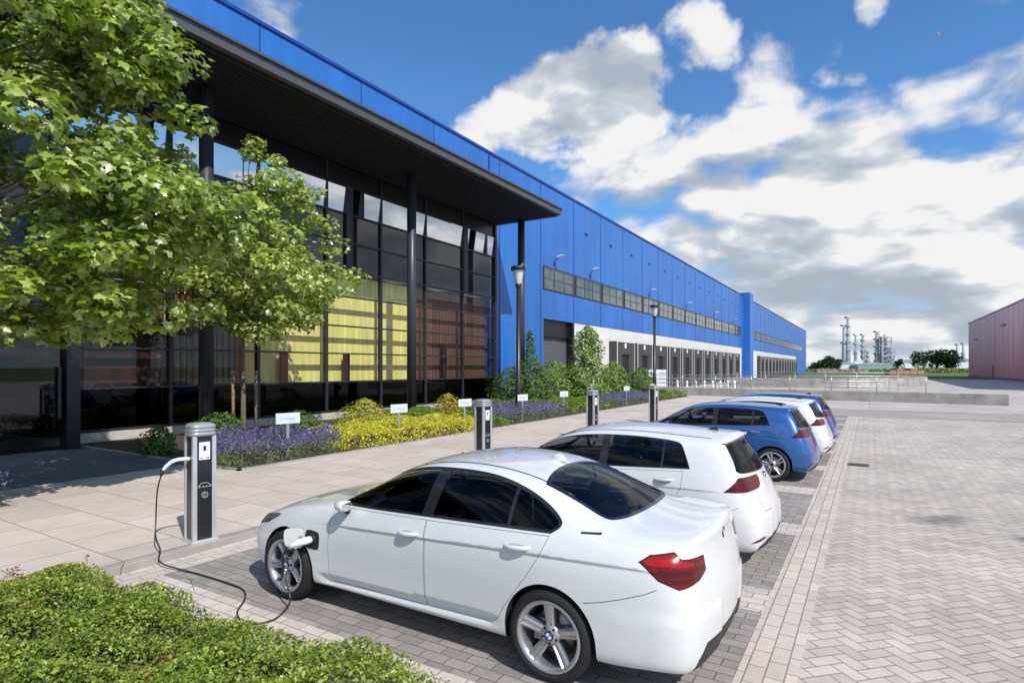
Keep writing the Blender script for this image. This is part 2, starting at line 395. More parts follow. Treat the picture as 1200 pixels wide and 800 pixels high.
    def arches(s, axles, R, yin=.56, h=.33):
        s.arch = (axles, R, yin, h)
        for y in (-yin, yin):
            fs = [f for f in s.bm.faces if f.calc_center_median().z < h + R + .1]
            bmesh.ops.bisect_plane(s.bm, geom=list({v for f in fs for v in f.verts}) + list({e for f in fs for e in f.edges}) + fs, dist=1e-5, plane_co=(0, y, 0), plane_no=(0, 1, 0))
        for ax in axles:
            poly = [(ax + R * math.cos(t), h + R * math.sin(t)) for t in np.linspace(0, PI, 33)] + [(ax - R * 1.0, 0), (ax + R * 1.0, 0)]
            flt = lambda c, n: abs(c.y) > yin - 1e-4 and c.z < h + R + .12
            s.cut(poly, (Vector((1, 0, 0)), Vector((0, 0, 1))), flt)
            kill = [f for f in s.bm.faces if flt(f.calc_center_median(), f.normal) and inpoly((f.calc_center_median().x, f.calc_center_median().z), poly)]
            bmesh.ops.delete(s.bm, geom=kill, context='FACES')
    def norm(s, p):
        loc, n, i, d = s.bvh.find_nearest(p)
        vs = s.refF[i]; w = poly_3d_calc([s.refV[k] for k in vs], loc); r = Vector((0, 0, 0))
        for k, ww in zip(vs, w): r += s.refN[k] * ww
        return r.normalized()
    def emit(s, spec, root, default):
        """spec name-> (object name, material, inset) ; splits the skin into objects by region (and connected piece)"""
        s.bm.normal_update(); out = {}
        axles, R, yin, h = s.arch
        for ri, nm in enumerate(s.names):
            fs = [f for f in s.bm.faces if f[s.lay] == ri]
            if not fs: continue
            oname, mat, inset = spec.get(nm, default.get(nm, ('body', WHITE, 0)))
            if nm in ('body',): groups = [fs]
            else:
                groups = []; rem = set(fs)
                while rem:
                    st = [rem.pop()]; g = [st[0]]
                    while st:
                        f = st.pop()
                        for e in f.edges:
                            for f2 in e.link_faces:
                                if f2 in rem: rem.discard(f2); st.append(f2); g.append(f2)
                    groups.append(g)
                groups = [g for g in groups if sum(f.calc_area() for f in g) > 2e-4]
                if nm == 'gap': groups = [sum(groups, [])] if groups else []
            for g in groups:
                idx = {}; V = []; F = []; NN = []
                for f in g:
                    row = []
                    for v in f.verts:
                        if v not in idx:
                            idx[v] = len(V); n = s.norm(v.co); NN.append(n); V.append(v.co - n * inset)
                        row.append(idx[v])
                    F.append(row)
                extra = []
                if nm == 'body':
                    be = [e for e in s.bm.edges if len(e.link_faces) == 1]
                    for e in be:
                        a, b = e.verts
                        if max(abs(a.co.z - h), 0) > R + .2 or min(abs(a.co.y), abs(b.co.y)) < yin - 1e-3: continue
                        if min(abs((a.co.x + b.co.x) / 2 - ax) for ax in axles) > R + .02: continue
                        q = [a.co, b.co, Vector((b.co.x, math.copysign(yin, b.co.y), b.co.z)), Vector((a.co.x, math.copysign(yin, a.co.y), a.co.z))]; extra.append(q)
                me = bpy.data.meshes.new(oname); me.from_pydata([tuple(v) for v in V], [], F); me.materials.append(mat)
                for p in me.polygons: p.use_smooth = True
                me.normals_split_custom_set_from_vertices([tuple(n) for n in NN])
                o = bpy.data.objects.new(oname, me); COL.objects.link(o); o.parent = root; out.setdefault(nm, []).append(o)
                if extra:
                    for ax in axles:
                        for sy in (-1, 1):
                            mb = MB()
                            for q in extra:
                                if q[0].y * sy > 0 and abs((q[0].x + q[1].x) / 2 - ax) < R + .02: mb.add(q, [(0, 1, 2, 3)])
                            pts = [(ax + (R + .01) * math.cos(t), sy * (yin - .004), h + (R + .01) * math.sin(t)) for t in np.linspace(0, PI, 20)] + [(ax - R, sy * (yin - .004), .16), (ax + R, sy * (yin - .004), .16)]
                            mb.add(pts, [tuple(range(len(pts)))]); mb.build('wheel_housing', M_GAP, root, fixn=False)
        s.bm.free(); return out
SIDE = (Vector((1, 0, 0)), Vector((0, 0, 1))); TOP = (Vector((1, 0, 0)), Vector((0, 1, 0))); REAR = (Vector((0, 1, 0)), Vector((0, 0, 1)))
def make_wheel(root, x, y, z, R, style, sy, rimR, width=.225, badge='bmw', spin=0.):
    """wheel: rim mesh with tyre, brake disc and cap as its children; outward along sy*y"""
    def P(px, dep, pz): return (px, sy * dep, pz)
    w = width; mb = MB()
    prof = [(rimR + .012, w / 2 - .004), (rimR + .004, w / 2 + .004), (rimR - .014, w / 2), (rimR - .03, w / 2 - .03), (rimR - .04, -w / 2 + .02), (rimR - .02, -w / 2)]
    mb.lathe([(r, sy * h) for r, h in prof], axis='y', n=48)
    def spoke(a, hw0, hw1, r0, r1, d0, d1, th=.022, groove=False):
        ca, sa = math.cos(a), math.sin(a); vs = []
        segs = 6
        for i in range(segs + 1):
            t = i / segs; r = r0 + (r1 - r0) * t; hw = hw0 + (hw1 - hw0) * t; dd = d0 + (d1 - d0) * t ** 1.4
            row = [(-hw, dd - th), (-hw * .92, dd - .003), (-hw * .5, dd + (.004 if groove else .002)), (-hw * .33, dd - (.006 if groove else -.002)), (hw * .33, dd - (.006 if groove else -.002)), (hw * .5, dd + (.004 if groove else .002)), (hw * .92, dd - .003), (hw, dd - th)]
            for (o, dp) in row: vs.append(P(ca * r - sa * o, dp, sa * r + ca * o))
        k = 8; fs = [(i * k + j, i * k + j + 1, (i + 1) * k + j + 1, (i + 1) * k + j) for i in range(segs) for j in range(k - 1)]
        mb.add(vs, fs, 0, False)
    dout = w / 2 - .012
    if style == 'five':
        for i in range(5): spoke(spin + PI / 2 + i * 2 * PI / 5, .034, .044, .05, rimR - .02, dout - .03, dout, .035, True)
    else:
        for i in range(5):
            a = spin + PI / 2 + i * 2 * PI / 5
            for q in (-1, 1): spoke(a + q * .17, .013, .017, .06, rimR - .02, dout - .028, dout - .004, .03)
    hub = [(.001, dout - .012), (.034, dout - .014), (.07, dout - .024), (.078, dout - .05), (.078, dout - .09)]
    mb.lathe([(r, sy * h) for r, h in hub][::-1], axis='y', n=30)
    rim = mb.build('wheel', M_RIM if style == 'five' else M_RIMS, root, (x, y, z))
    t = MB(); tp = [(rimR + .004, -w / 2 + .01), (rimR + .02, -w / 2 - .006), (R - .05, -w / 2 - .012), (R - .018, -w / 2 + .006), (R - .003, -w / 2 + .035), (R, 0), (R - .003, w / 2 - .035), (R - .018, w / 2 - .006), (R - .05, w / 2 + .012), (rimR + .02, w / 2 + .008), (rimR + .004, w / 2 - .004)]
    t.lathe([(r, sy * h) for r, h in tp], axis='y', n=56); t.build('tyre', M_TYRE, rim)
    d = MB(); d.lathe([(.05, sy * .0), (.155, sy * .0), (.16, sy * -.02)], axis='y', n=36); d.box(-.15, -.06, min(sy * -.01, sy * .03), max(sy * -.01, sy * .03), -.07, .09); d.build('brake_disc', M_DISC, rim)
    b = MB()
    for i in range(5):
        a = spin + PI / 2 + (i + .5) * 2 * PI / 5; b.lathe([(.001, sy * (dout - .016)), (.010, sy * (dout - .016)), (.011, sy * (dout - .04))], (.056 * math.cos(a), 0, .056 * math.sin(a)), 'y', 8)
    b.build('wheel_bolts', M_GAP, rim)
    c = MB(); dd = sy * (dout - .006)
    def dsc(r0, r1, a0, a1, dep, mi, n=8):
        pts = []
        for i in range(n + 1):
            a = a0 + (a1 - a0) * i / n; pts.append((r1 * math.cos(a), dep, r1 * math.sin(a)))
        for i in range(n, -1, -1):
            a = a0 + (a1 - a0) * i / n; pts.append((r0 * math.cos(a), dep, r0 * math.sin(a)))
        c.add(pts, [tuple(range(len(pts)))], mi)
    c.lathe([(.035, sy * (dout - .03)), (.035, dd)], axis='y', n=24)
    dsc(.023, .034, 0, 2 * PI, dd, 0, 24)
    if badge == 'bmw':
        for q in range(4): dsc(.0005, .023, q * PI / 2, (q + 1) * PI / 2, dd, 1 if q % 2 else 2, 6)
    else:
        dsc(.0005, .023, 0, 2 * PI, dd, 0, 20)
    c.build('wheel_cap', [M_BLACK, M_WHITEP, M_LBLUE], rim, fixn=False)
    return rim
M_WHITEP = simple('white_enamel', (.8, .8, .8), .4)
M_LBLUE = simple('light_blue_enamel', (.02, .22, .6), .35)
def seats(root, x0, xr, zf=.32, w=.0):
    for i, (sx, sy) in enumerate(((x0, -.37), (x0, .37), (xr, -.36), (xr, .36))):
        m = MB(); m.box(sx - .25, sx + .25, sy - .25, sy + .25, zf, zf + .18); m.build('seat', M_SEAT, root, bevel=.05, seg=3)
        m = MB(); p = [(sx + .17, zf + .12), (sx + .30, zf + .12), (sx + .47, zf + .66), (sx + .36, zf + .68)]; m.prism(p, sy - .24, sy + .24, axis='y'); b = m.build('seat_back', M_SEAT, root, bevel=.045, seg=3)
        m = MB(); p = [(sx + .38, zf + .70), (sx + .47, zf + .70), (sx + .50, zf + .86), (sx + .42, zf + .88)]; m.prism(p, sy - .13, sy + .13, axis='y'); m.tube([(sx + .42, sy - .05, zf + .6), (sx + .43, sy - .05, zf + .74)], .007, 6); m.tube([(sx + .42, sy + .05, zf + .6), (sx + .43, sy + .05, zf + .74)], .007, 6)
        m.build('headrest', M_SEAT, root, bevel=.03, seg=3)
def dash(root, x, z=.92):
    m = MB(); m.prism([(x - .35, z - .3), (x - .38, z - .01), (x - .1, z + .03), (x + .12, z - .02), (x + .15, z - .2), (x + .05, z - .4)], -.7, .7, axis='y'); m.build('dashboard', M_PLAST, root, bevel=.03)
    c = Vector((x + .32, -.37, z - .06)); m = MB(); n = 26; ring = []
    for i in range(n + 1):
        a = 2 * PI * i / n; ring.append(c + Vector((.06 * math.sin(a), .18 * math.cos(a), .17 * math.sin(a))))
    m.tube(ring, .014, 8, cap=False); m.tube([c + Vector((0, -.17, 0)), c + Vector((-.03, 0, 0)), c + Vector((0, .17, 0))], .018, 6); m.tube([c, c + Vector((-.25, 0, -.1))], .03, 8)
    m.build('steering_wheel', M_PLAST, root)
def handle(root, body, x, z, sy, mat, parent=None):
    loc, n, i, d = body.bvh.ray_cast(Vector((x, sy * 2, z)), Vector((0, -sy, 0)))
    y = abs(loc.y); m = MB(); pts = []
    for t in np.linspace(0, 1, 9):
        k = math.sin(PI * t) ** .5; pts.append((x - .11 + .22 * t, sy * (y - .012 + .042 * k), z + .012 * t))
    m.tube(pts, [.010, .015, .018, .019, .019, .019, .018, .017, .011], 10)
    o = m.build('door_handle', mat, parent or root)
    for vv in o.data.vertices: vv.co.y = sy * (y + .02) + (vv.co.y - sy * (y + .02)) * 1
    g = MB(); pp = [(x + .09 * math.cos(a), z + .028 * math.sin(a)) for a in np.linspace(0, 2 * PI, 20, endpoint=False)]
    vs = []
    for p in pp + [(x, z)]:
        l2 = body.bvh.ray_cast(Vector((p[0], sy * 2, p[1])), Vector((0, -sy, 0)))[0]; vs.append((p[0], l2.y + sy * .0015, p[1]))
    g.add(vs, [(i, (i + 1) % 20, 20) for i in range(20)]); g.build('handle_shade', M_SHADE, o)  # flat patch on the door skin, shade behind the handle put in as grey
    return o
M_SHADE = simple('handle_shade_grey', (.42, .43, .44), .5)
def mirror(root, x, y, z, sy, mat):
    m = MB()
    prof = [(-.10, -.005), (-.115, .05), (-.09, .10), (.0, .125), (.09, .11), (.115, .05), (.10, -.01), (0, -.03)]
    vs = []; fs = []; n = len(prof)
    for k, (dx, sc) in enumerate(((-.07, .30), (-.05, .55), (0, .70), (.045, .69), (.06, .64))):
        for (a, b) in prof: vs.append((x + dx, y + sy * (.10 + a * sc * .95), z + .04 + (b - .04) * sc))
    for k in range(4):
        for i in range(n): fs.append((k * n + i, k * n + (i + 1) % n, (k + 1) * n + (i + 1) % n, (k + 1) * n + i))
    fs += [tuple(range(n)), tuple(range(4 * n, 5 * n))[::-1]]
    m.add(vs, fs, 0, True); o = m.build('side_mirror', mat, root, sub=1)
    s = MB(); s.tube([(x - .02, y - sy * .03, z - .03), (x - .01, y + sy * .05, z - .02)], [.03, .02], 8); s.build('mirror_foot', M_BLACK, o)
    g = MB(); g.add([(x + .0605, y + sy * .045, z + .02), (x + .0605, y + sy * .155, z + .02), (x + .0605, y + sy * .158, z + .07), (x + .0605, y + sy * .05, z + .077)], [(0, 1, 2, 3)]); g.build('mirror_glass', M_CHROME, o)
    return o
def mk_stations(tab, curves):
    out = []
    for x in tab:
        r = []
        for (yc, zc) in curves[:8]: r.append((x, interp(yc, x), interp(zc, x)))
        S7 = r[7]; T3 = interp(curves[8][1], x); dz = T3 - S7[2]
        for f in (.70, .36, 0): r.append((x, S7[1] * f, S7[2] + dz * (1 - f ** 2.2)))
        out.append(r)
    return out
def blend_pts(A, B, t): return [tuple(a[i] + (b[i] - a[i]) * t for i in range(3)) for a, b in zip(A, B)]
def sides(): return ((-1,), (1,))
def flt_side(sg, ny=.12, zmin=0, zmax=9, xmin=-9, xmax=99): return lambda c, n: c.y * sg > .3 and n.y * sg > ny and zmin < c.z < zmax and xmin < c.x < xmax
def add_side(B, name, poly, gap=0, inner=None, only=None, **k):
    for sg in (-1, 1):
        f = flt_side(sg, **k)
        if gap: B.region('gap', poly, SIDE, f, only)
        B.region(name, offset_poly(poly, gap) if gap else poly, SIDE, f, ('gap',) if gap else only)
def make_shape(line, low, x0, x1, A=.011):
    xs = np.linspace(x0, x1, 26)
    def strip(o0, o1): return [(x, interp(line, x) + o0) for x in xs] + [(x, interp(line, x) + o1) for x in xs[::-1]]
    def f(bm, cut):
        for sg in (-1, 1):
            for p in (strip(.012, 0), strip(-.010, -.022)): cut(p, SIDE, lambda c, n, sg=sg: c.y * sg > .3 and n.y * sg > .12)
            lo = [(1.2, low(1.2)), (3.15, low(3.15)), (3.15, low(3.15) - .03), (1.2, low(1.2) - .03)]; cut(lo, SIDE, lambda c, n, sg=sg: c.y * sg > .3 and n.y * sg > .12)
        for v in bm.verts:
            x, y, z = v.co; sg = 1 if y > 0 else -1
            if abs(y) < .3: continue
            w = max(0., min(1., (x - x0) / .5)) * max(0., min(1., (x1 - x) / .25)); d = z - interp(line, x); e = 0.
            if z < interp(line, x) + .3:
                e = A * math.exp(-d / .06) if d >= -.001 else A * (1 + d / .010) if d > -.0105 else -.0 if d > -.0105 else -.75 * A * math.exp((d + .010) / .14)
            w2 = max(0., min(1., (x - 1.2) / .12)) * max(0., min(1., (3.18 - x) / .12)); dl = z - low(x); e2 = 0
            if w2 > 0 and dl < .001: e2 = -.028 * max(0., min(1., -dl / .03)); e2 += .026 * max(0., min(1., (-dl - .075) / .02))
            v.co.y += sg * (w * e + w2 * e2)
            if x > 3.85:
                kk = .013 * max(0., min(1., (.625 - z) / .035)) * max(0., min(1., (x - 3.9) / .2)); v.co.y += sg * kk * .6
                if x > x1 - .1: v.co.x += kk
    return f
# ---------------------------------------------------------------- saloon
def build_sedan():
    root = empty('saloon_car')
    y4 = [(.38, .735), (.6, .785), (.95, .82), (1.3, .83), (1.9, .85), (2.6, .855), (3.35, .85), (3.65, .845), (3.95, .835), (4.2, .815), (4.4, .79)]
    z4 = [(.38, .74), (.6, .82), (.95, .885), (1.3, .93), (1.6, .945), (1.9, .955), (2.6, .975), (3.35, .995), (3.65, 1.0), (3.95, 1.0), (4.2, .995), (4.4, .985)]
    y7 = [(.38, .56), (.6, .60), (.95, .62), (1.3, .66), (1.6, .705), (1.9, .665), (2.2, .63), (2.6, .61), (3.0, .605), (3.35, .605), (3.65, .62), (3.95, .66), (4.2, .67), (4.4, .655)]
    z7 = [(.38, .785), (.6, .855), (.95, .925), (1.3, .975), (1.6, 1.045), (1.9, 1.225), (2.2, 1.36), (2.6, 1.405), (3.0, 1.39), (3.35, 1.325), (3.65, 1.21), (3.95, 1.085), (4.2, 1.065), (4.4, 1.055)]
    t3 = [(.38, .82), (.6, .885), (.95, .955), (1.3, 1.0), (1.6, 1.14), (1.9, 1.295), (2.2, 1.405), (2.6, 1.44), (3.0, 1.435), (3.35, 1.385), (3.65, 1.275), (3.95, 1.135), (4.2, 1.105), (4.4, 1.095)]
    y3 = [(.38, .845), (.6, .87), (.95, .885), (1.3, .885), (2.2, .895), (3.0, .90), (3.65, .905), (4.2, .88), (4.4, .85)]
    z3 = [(.38, .60), (.6, .69), (.95, .77), (1.3, .79), (2.2, .83), (3.0, .865), (3.65, .89), (4.2, .90), (4.4, .89)]
    y2 = [(.38, .865), (.6, .895), (.95, .905), (1.3, .885), (2.2, .89), (3.0, .895), (3.3, .905), (3.65, .92), (4.0, .915), (4.2, .905), (4.4, .885)]
    z2 = [(.38, .47), (.95, .55), (1.3, .56), (3.0, .58), (3.65, .62), (4.4, .62)]
    y1 = [(.38, .855), (.6, .885), (.95, .895), (1.3, .865), (2.2, .865), (3.0, .87), (3.3, .89), (3.65, .91), (4.0, .91), (4.2, .90), (4.4, .88)]
    z1 = [(.38, .26), (1.3, .26), (3.0, .265), (3.65, .27), (4.4, .31)]
    y0 = [(.38, .80), (.6, .84), (.95, .86), (1.3, .845), (3.0, .86), (3.65, .87), (4.2, .855), (4.4, .83)]
    z0 = [(.38, .19), (1.3, .195), (3.0, .20), (3.65, .205), (4.0, .205), (4.2, .225), (4.4, .25)]
    def lerp2(a, b, t):
        xs = sorted({p[0] for p in a} | {p[0] for p in b}); return [(x, interp(a, x) * (1 - t) + interp(b, x) * t) for x in xs]
    def bul(tab, amt): return [(x, v + amt * max(0, min(1, (x - 1.5) / .4)) * max(0, min(1, (4.0 - x) / .5))) for x, v in tab]
    curves = [(y0, z0), (y1, z1), (y2, z2), (y3, z3), (y4, z4), (bul(lerp2(y4, y7, .33), .012), lerp2(z4, z7, .38)), (bul(lerp2(y4, y7, .68), .016), lerp2(z4, z7, .75)), (y7, z7), (None, t3)]
    curves = [c if c[0] is not None else (y7, c[1]) for c in curves]
    st = mk_stations([.38, .6, .95, 1.3, 1.6, 1.9, 2.2, 2.6, 3.0, 3.35, 3.65, 3.95, 4.2, 4.4], curves)
    fr = [(.17, .70, .19), (.11, .76, .29), (.10, .775, .46), (.13, .765, .59), (.18, .72, .67), (.20, .66, .70), (.225, .56, .715), (.22, .48, .725), (.20, .34, .735), (.185, .17, .74), (.18, 0, .74)]
    rr = [(4.51, .76, .225), (4.55, .80, .315), (4.55, .81, .56), (4.54, .79, .72), (4.525, .765, .86), (4.51, .735, .94), (4.50, .70, 1.005), (4.51, .63, 1.045), (4.555, .43, 1.075), (4.58, .22, 1.082), (4.585, 0, 1.085)]
    st = [fr] + st + [rr]
    B = Body(st, [.10, .03, .0, .02, .07, .10, .12, .15], [4.60, 4.64, 4.66, 4.635, 4.60, 4.585, 4.58, 4.58], 3, make_shape(z3, lambda x: .335 + .02 * (x - 1.2), 1.15, 4.40, .009))
    B.arches((.78, 3.59), .362, .58, .325)
    win = smoothpoly([(1.40, .965, 1), (1.60, 1.09), (1.85, 1.21), (2.08, 1.305), (2.36, 1.358), (2.72, 1.37), (3.02, 1.348), (3.28, 1.287), (3.48, 1.205), (3.615, 1.12), (3.635, 1.07), (3.575, 1.022, 1), (2.6, 1.0)], 5)
    # doors first
    fd = smoothpoly([(1.385, .93, 1), (2.462, .97, 1), (2.462, .40, 1), (2.45, .285, 1), (1.36, .27, 1), (1.33, .50)], 3)
    fd = [(1.40, .952), (2.462, .975), (2.462, .30), (2.44, .285), (1.37, .275), (1.35, .40), (1.345, .6), (1.36, .8)]
    rd = [(2.468, .975), (3.57, 1.008), (3.53, .90), (3.42, .72), (3.30, .56), (3.22, .45), (3.17, .36), (3.10, .30), (2.49, .285), (2.468, .30)]
    for sg in (-1, 1):
        for nm, p in (('front_door', fd), ('rear_door', rd)):
            B.region('gap', p, SIDE, flt_side(sg)); B.region(nm, offset_poly(p, .0035), SIDE, flt_side(sg), ('gap',))
    add_side(B, 'window_trim', win, zmin=.9)
    inner = offset_poly(win, .022)
    def clipx(poly, f0, f1):   # keep between slanted lines x=f(z)
        def half(poly, f, sgn):
            out = []; n = len(poly)
            for i in range(n):
                p, q = poly[i], poly[(i + 1) % n]; dp, dq = (p[0] - f(p[1])) * sgn, (q[0] - f(q[1])) * sgn
                if dp >= 0: out.append(p)
                if dp * dq < 0: t = dp / (dp - dq); out.append((p[0] + (q[0] - p[0]) * t, p[1] + (q[1] - p[1]) * t))
            return out
        return half(half(poly, f0, 1), f1, -1)
    bp = lambda z: 2.40 + (z - 1.0) * .16
    for nm, p in (('side_window', clipx(inner, lambda z: -9, lambda z: bp(z))), ('side_window', clipx(inner, lambda z: bp(z) + .115, lambda z: 3.21)), ('side_window', clipx(inner, lambda z: 3.24, lambda z: 99))):
        add_side(B, nm, p, zmin=.9)
    # sill shade line, bumper seams
    topf = lambda c, n: n.z > .12 and c.z > .6
    ws = smoothpoly([(1.44, 0), (1.46, .35), (1.56, .64, 1), (1.9, .60), (2.20, .545, 1), (2.14, .3), (2.125, 0), (2.14, -.3), (2.20, -.545, 1), (1.9, -.60), (1.56, -.64, 1), (1.46, -.35)], 4)
    B.region('window_surround', ws, TOP, topf); B.region('windshield', offset_poly(ws, .03), TOP, topf)
    rw = smoothpoly([(3.31, 0), (3.33, .3), (3.385, .535), (3.43, .56), (3.7, .575), (3.88, .60), (3.955, .56), (4.02, .42), (4.055, .2), (4.065, 0), (4.055, -.2), (4.02, -.42), (3.955, -.56), (3.88, -.60), (3.7, -.575), (3.43, -.56), (3.385, -.535), (3.33, -.3)], 3)
    B.region('window_surround', rw, TOP, topf); B.region('rear_window', offset_poly(rw, .035), TOP, topf)
    hood = [(1.40, 0), (1.42, .35), (1.50, .67), (1.0, .665), (.6, .64), (.38, .60), (.30, .50), (.28, .25), (.275, 0), (.28, -.25), (.30, -.50), (.38, -.60), (.6, -.64), (1.0, -.665), (1.50, -.67), (1.42, -.35)]
    B.region('gap', hood, TOP, topf); B.region('bonnet', offset_poly(hood, .004), TOP, topf, ('gap',))
    tl = [(4.09, 0), (4.08, .2), (4.04, .45), (3.985, .60), (4.10, .655), (4.3, .655), (4.50, .60), (4.75, .55), (4.75, -.55), (4.50, -.60), (4.3, -.655), (4.10, -.655), (3.985, -.60), (4.04, -.45), (4.08, -.2)]
    tli = [(4.095, 0), (4.085, .2), (4.045, .445), (3.995, .595), (4.105, .650), (4.3, .650), (4.497, .595), (4.8, .545), (4.8, -.545), (4.497, -.595), (4.3, -.650), (4.105, -.650), (3.995, -.595), (4.045, -.445), (4.085, -.2)]
    tf = lambda c, n: n.z > .5 and c.z > 1.0 and c.x > 3.9
    B.region('boot_lid', tl, TOP, tf)
    rf = lambda c, n: c.x > 4.3 and n.x > .25 and n.z <= .5
    tr = [(-.60, 1.3), (-.60, .98), (-.52, .93), (-.50, .74), (-.44, .70), (.44, .70), (.50, .74), (.52, .93), (.60, .98), (.60, 1.3)]
    B.region('boot_lid', tr, REAR, rf)
    B.region('plate_recess', [(-.28, .74), (.28, .74), (.29, .90), (-.29, .90)], REAR, rf)
    # bumper seam, reflectors, diffuser
    for sg in (-1, 1):
        sm_ = [(3.865, .618), (3.98, .645), (4.12, .69), (4.27, .745), (4.35, .785), (4.35, .790), (4.27, .750), (4.12, .695), (3.98, .650), (3.862, .623)]
        B.region('gap', sm_, SIDE, flt_side(sg))
        A = (Vector((.6, .8 * -sg, 0)).normalized(), Vector((0, 0, 1)))
        # corner-direction coordinates (mirrored for the far side)
        cf = lambda c, n, sg=sg: c.y * sg > .3 and c.x > 4.1 and (n.x * .8 + n.y * sg * .6) > .1
        pl = [(1.856, .940), (1.93, .985), (2.075, 1.005), (2.10, .965), (2.345, .945), (2.35, .85), (2.25, .815), (2.04, .79), (1.93, .84)]
        B.region('lamp_edge', pl, A, cf); B.region('tail_light', offset_poly(pl, .008), A, cf)
        B.region('lamp_bright', [(1.88, .944), (1.93, .975), (2.07, .993), (2.088, .955), (2.2, .93), (2.2, .915), (1.90, .925)], A, cf)
        B.region('lamp_dark', [(1.945, .905), (2.31, .905), (2.318, .87), (2.235, .838), (2.045, .818), (1.955, .855)], A, cf)
        hf = lambda c, n, sg=sg: c.y * sg > .25 and c.x < .75 and (-n.x * .8 + n.y * sg * .6) > .05
        # headlight in front-corner coordinates a=.6x+.8|y|
        AH = (Vector((.6, .8 * sg, 0)), Vector((0, 0, 1)))
        B.region('headlight', [(.42, .60), (.50, .585), (.70, .61), (.88, .66), (1.0, .755), (.97, .775), (.84, .74), (.68, .70), (.45, .665)], AH, hf)
        B.region('fog_intake', [(.42, .27), (.60, .29), (.62, .38), (.44, .36)], AH, hf)
    ff = lambda c, n: c.x < .4 and n.x < -.2
    for q in (-1, 1):
        B.region('grille', [(q * .03, .50), (q * .22, .51), (q * .25, .60), (q * .21, .665), (q * .05, .67), (q * .025, .62)], REAR, ff)
    B.region('lower_grille', [(-.38, .26), (.38, .26), (.33, .38), (-.33, .38)], REAR, ff)
    B.region('diffuser', [(-.76, .2), (-.70, .33), (-.60, .415), (-.2, .40), (.2, .40), (.60, .415), (.70, .33), (.76, .2)], REAR, lambda c, n: c.x > 4.2 and n.x > .05)
    # charge port opening on the left front wing
    fp = smoothpoly([(1.05, .58), (1.055, .67), (1.085, .705), (1.20, .70), (1.235, .67), (1.23, .57), (1.20, .535), (1.085, .54)], 4)
    B.region('charge_port', fp, SIDE, flt_side(-1))
    B.region('fender_badge', [(3.79, 1.045), (3.93, 1.05), (3.93, 1.062), (3.79, 1.057)], SIDE, lambda c, n: c.y < -.3 and n.y < -.02 and c.z > .9)
    spec = {'body': ('body', WHITE, 0), 'front_door': ('front_door', WHITE, 0), 'rear_door': ('rear_door', WHITE, 0), 'gap': ('panel_gap', M_SEAM, .004), 'window_trim': ('window_trim', M_BLACK, -.001),
            'side_window': ('side_window', M_GLASS, .003), 'window_surround': ('window_surround', M_BLACK, 0), 'windshield': ('windshield', M_GLASSC, .001), 'rear_window': ('rear_window', M_GLASSR, .001),
            'bonnet': ('bonnet', WHITE, 0), 'boot_lid': ('boot_lid', WHITE, 0), 'tail_light': ('tail_light', M_TAIL, -.003), 'lamp_bright': ('indicator_lens', M_TAILB, -.004), 'lamp_dark': ('lower_lens', M_TAILD, -.003), 'lamp_edge': ('lamp_edge', M_GAP, 0), 'headlight': ('headlight', M_HEAD, -.002),
            'grille': ('grille', M_BLACK, .002), 'lower_grille': ('lower_grille', M_PLAST, .002), 'fog_intake': ('air_intake', M_PLAST, .002), 'diffuser': ('diffuser', M_PLAST, 0), 'charge_port': ('charge_port', M_PLAST, .006), 'fender_badge': ('side_badge', M_BLACK, -.001), 'plate_recess': ('plate_recess', WHITE, .0)}
    parts = B.emit(spec, root, {})
    doors = parts['front_door'] + parts['rear_door']
    def dpar(x, sg):
        for o in doors:
            xs = [v.co.x for v in o.data.vertices]; ys = [v.co.y for v in o.data.vertices]
            if min(xs) < x < max(xs) and ys[0] * sg > 0 and max(xs) - min(xs) > .5: return o
        return root
    for sg in (-1, 1):
        handle(root, B, 2.30, .845, sg, WHITE, dpar(2.2, sg)); handle(root, B, 3.33, .90, sg, WHITE, dpar(3.0, sg))
        mirror(root, 1.58, sg * .825, .95, sg, WHITE)
        # roof drip strip
        pts = []
        for x in np.linspace(1.95, 3.62, 22):
            yy = interp(y7, x) * .86; h = B.bvh.ray_cast(Vector((x, sg * yy, 3)), Vector((0, 0, -1)))[0]; pts.append(h + Vector((0, 0, .000)))
        m = MB(); m.tube(pts, .006, 6); m.build('roof_strip', M_BLACK, root)
    for (ax, sp) in ((.78, .42), (3.59, .0)):
        for sg in (-1, 1): make_wheel(root, ax, sg * .795, .325, .325, 'five', sg, .242, .225, 'bmw', sp)
    # side skirt crease, lower sill strip
    for sg in ():
        m = MB(); vs = []
        xs = np.linspace(1.16, 3.22, 18)
        for x in xs:
            t = (x - 1.16) / 2.06; yy = .875 + .012 * t; zt = .285 + .0 * t; vs += [(x, sg * (yy - .03), zt + .01), (x, sg * (yy + .012), zt - .035), (x, sg * (yy + .006), .205), (x, sg * (yy - .06), .185)]
        fs = [(i * 4 + j, i * 4 + j + 1, i * 4 + 5 + j, i * 4 + 4 + j) for i in range(17) for j in range(3)] + [(0, 1, 2, 3), (68, 69, 70, 71)]
        m.add(vs, fs, 0, True); m.build('side_skirt', WHITE, root)
    m = MB(); m.lathe([(.001, .06), (.02, .058), (.035, .04), (.05, .0)], (0, 0, 0), 'z', 14); o = m.build('roof_antenna', WHITE, root, (3.22, 0, 1.395)); o.scale = (1.7, .55, 1)
    for q in (-.55, -.47): 
        m = MB(); m.lathe([(.032, 0), (.034, .12), (.028, .118), (.026, .02), (.001, .02)], (4.44, q, .255), 'x', 20); m.build('exhaust_pipe', M_DISC, root)
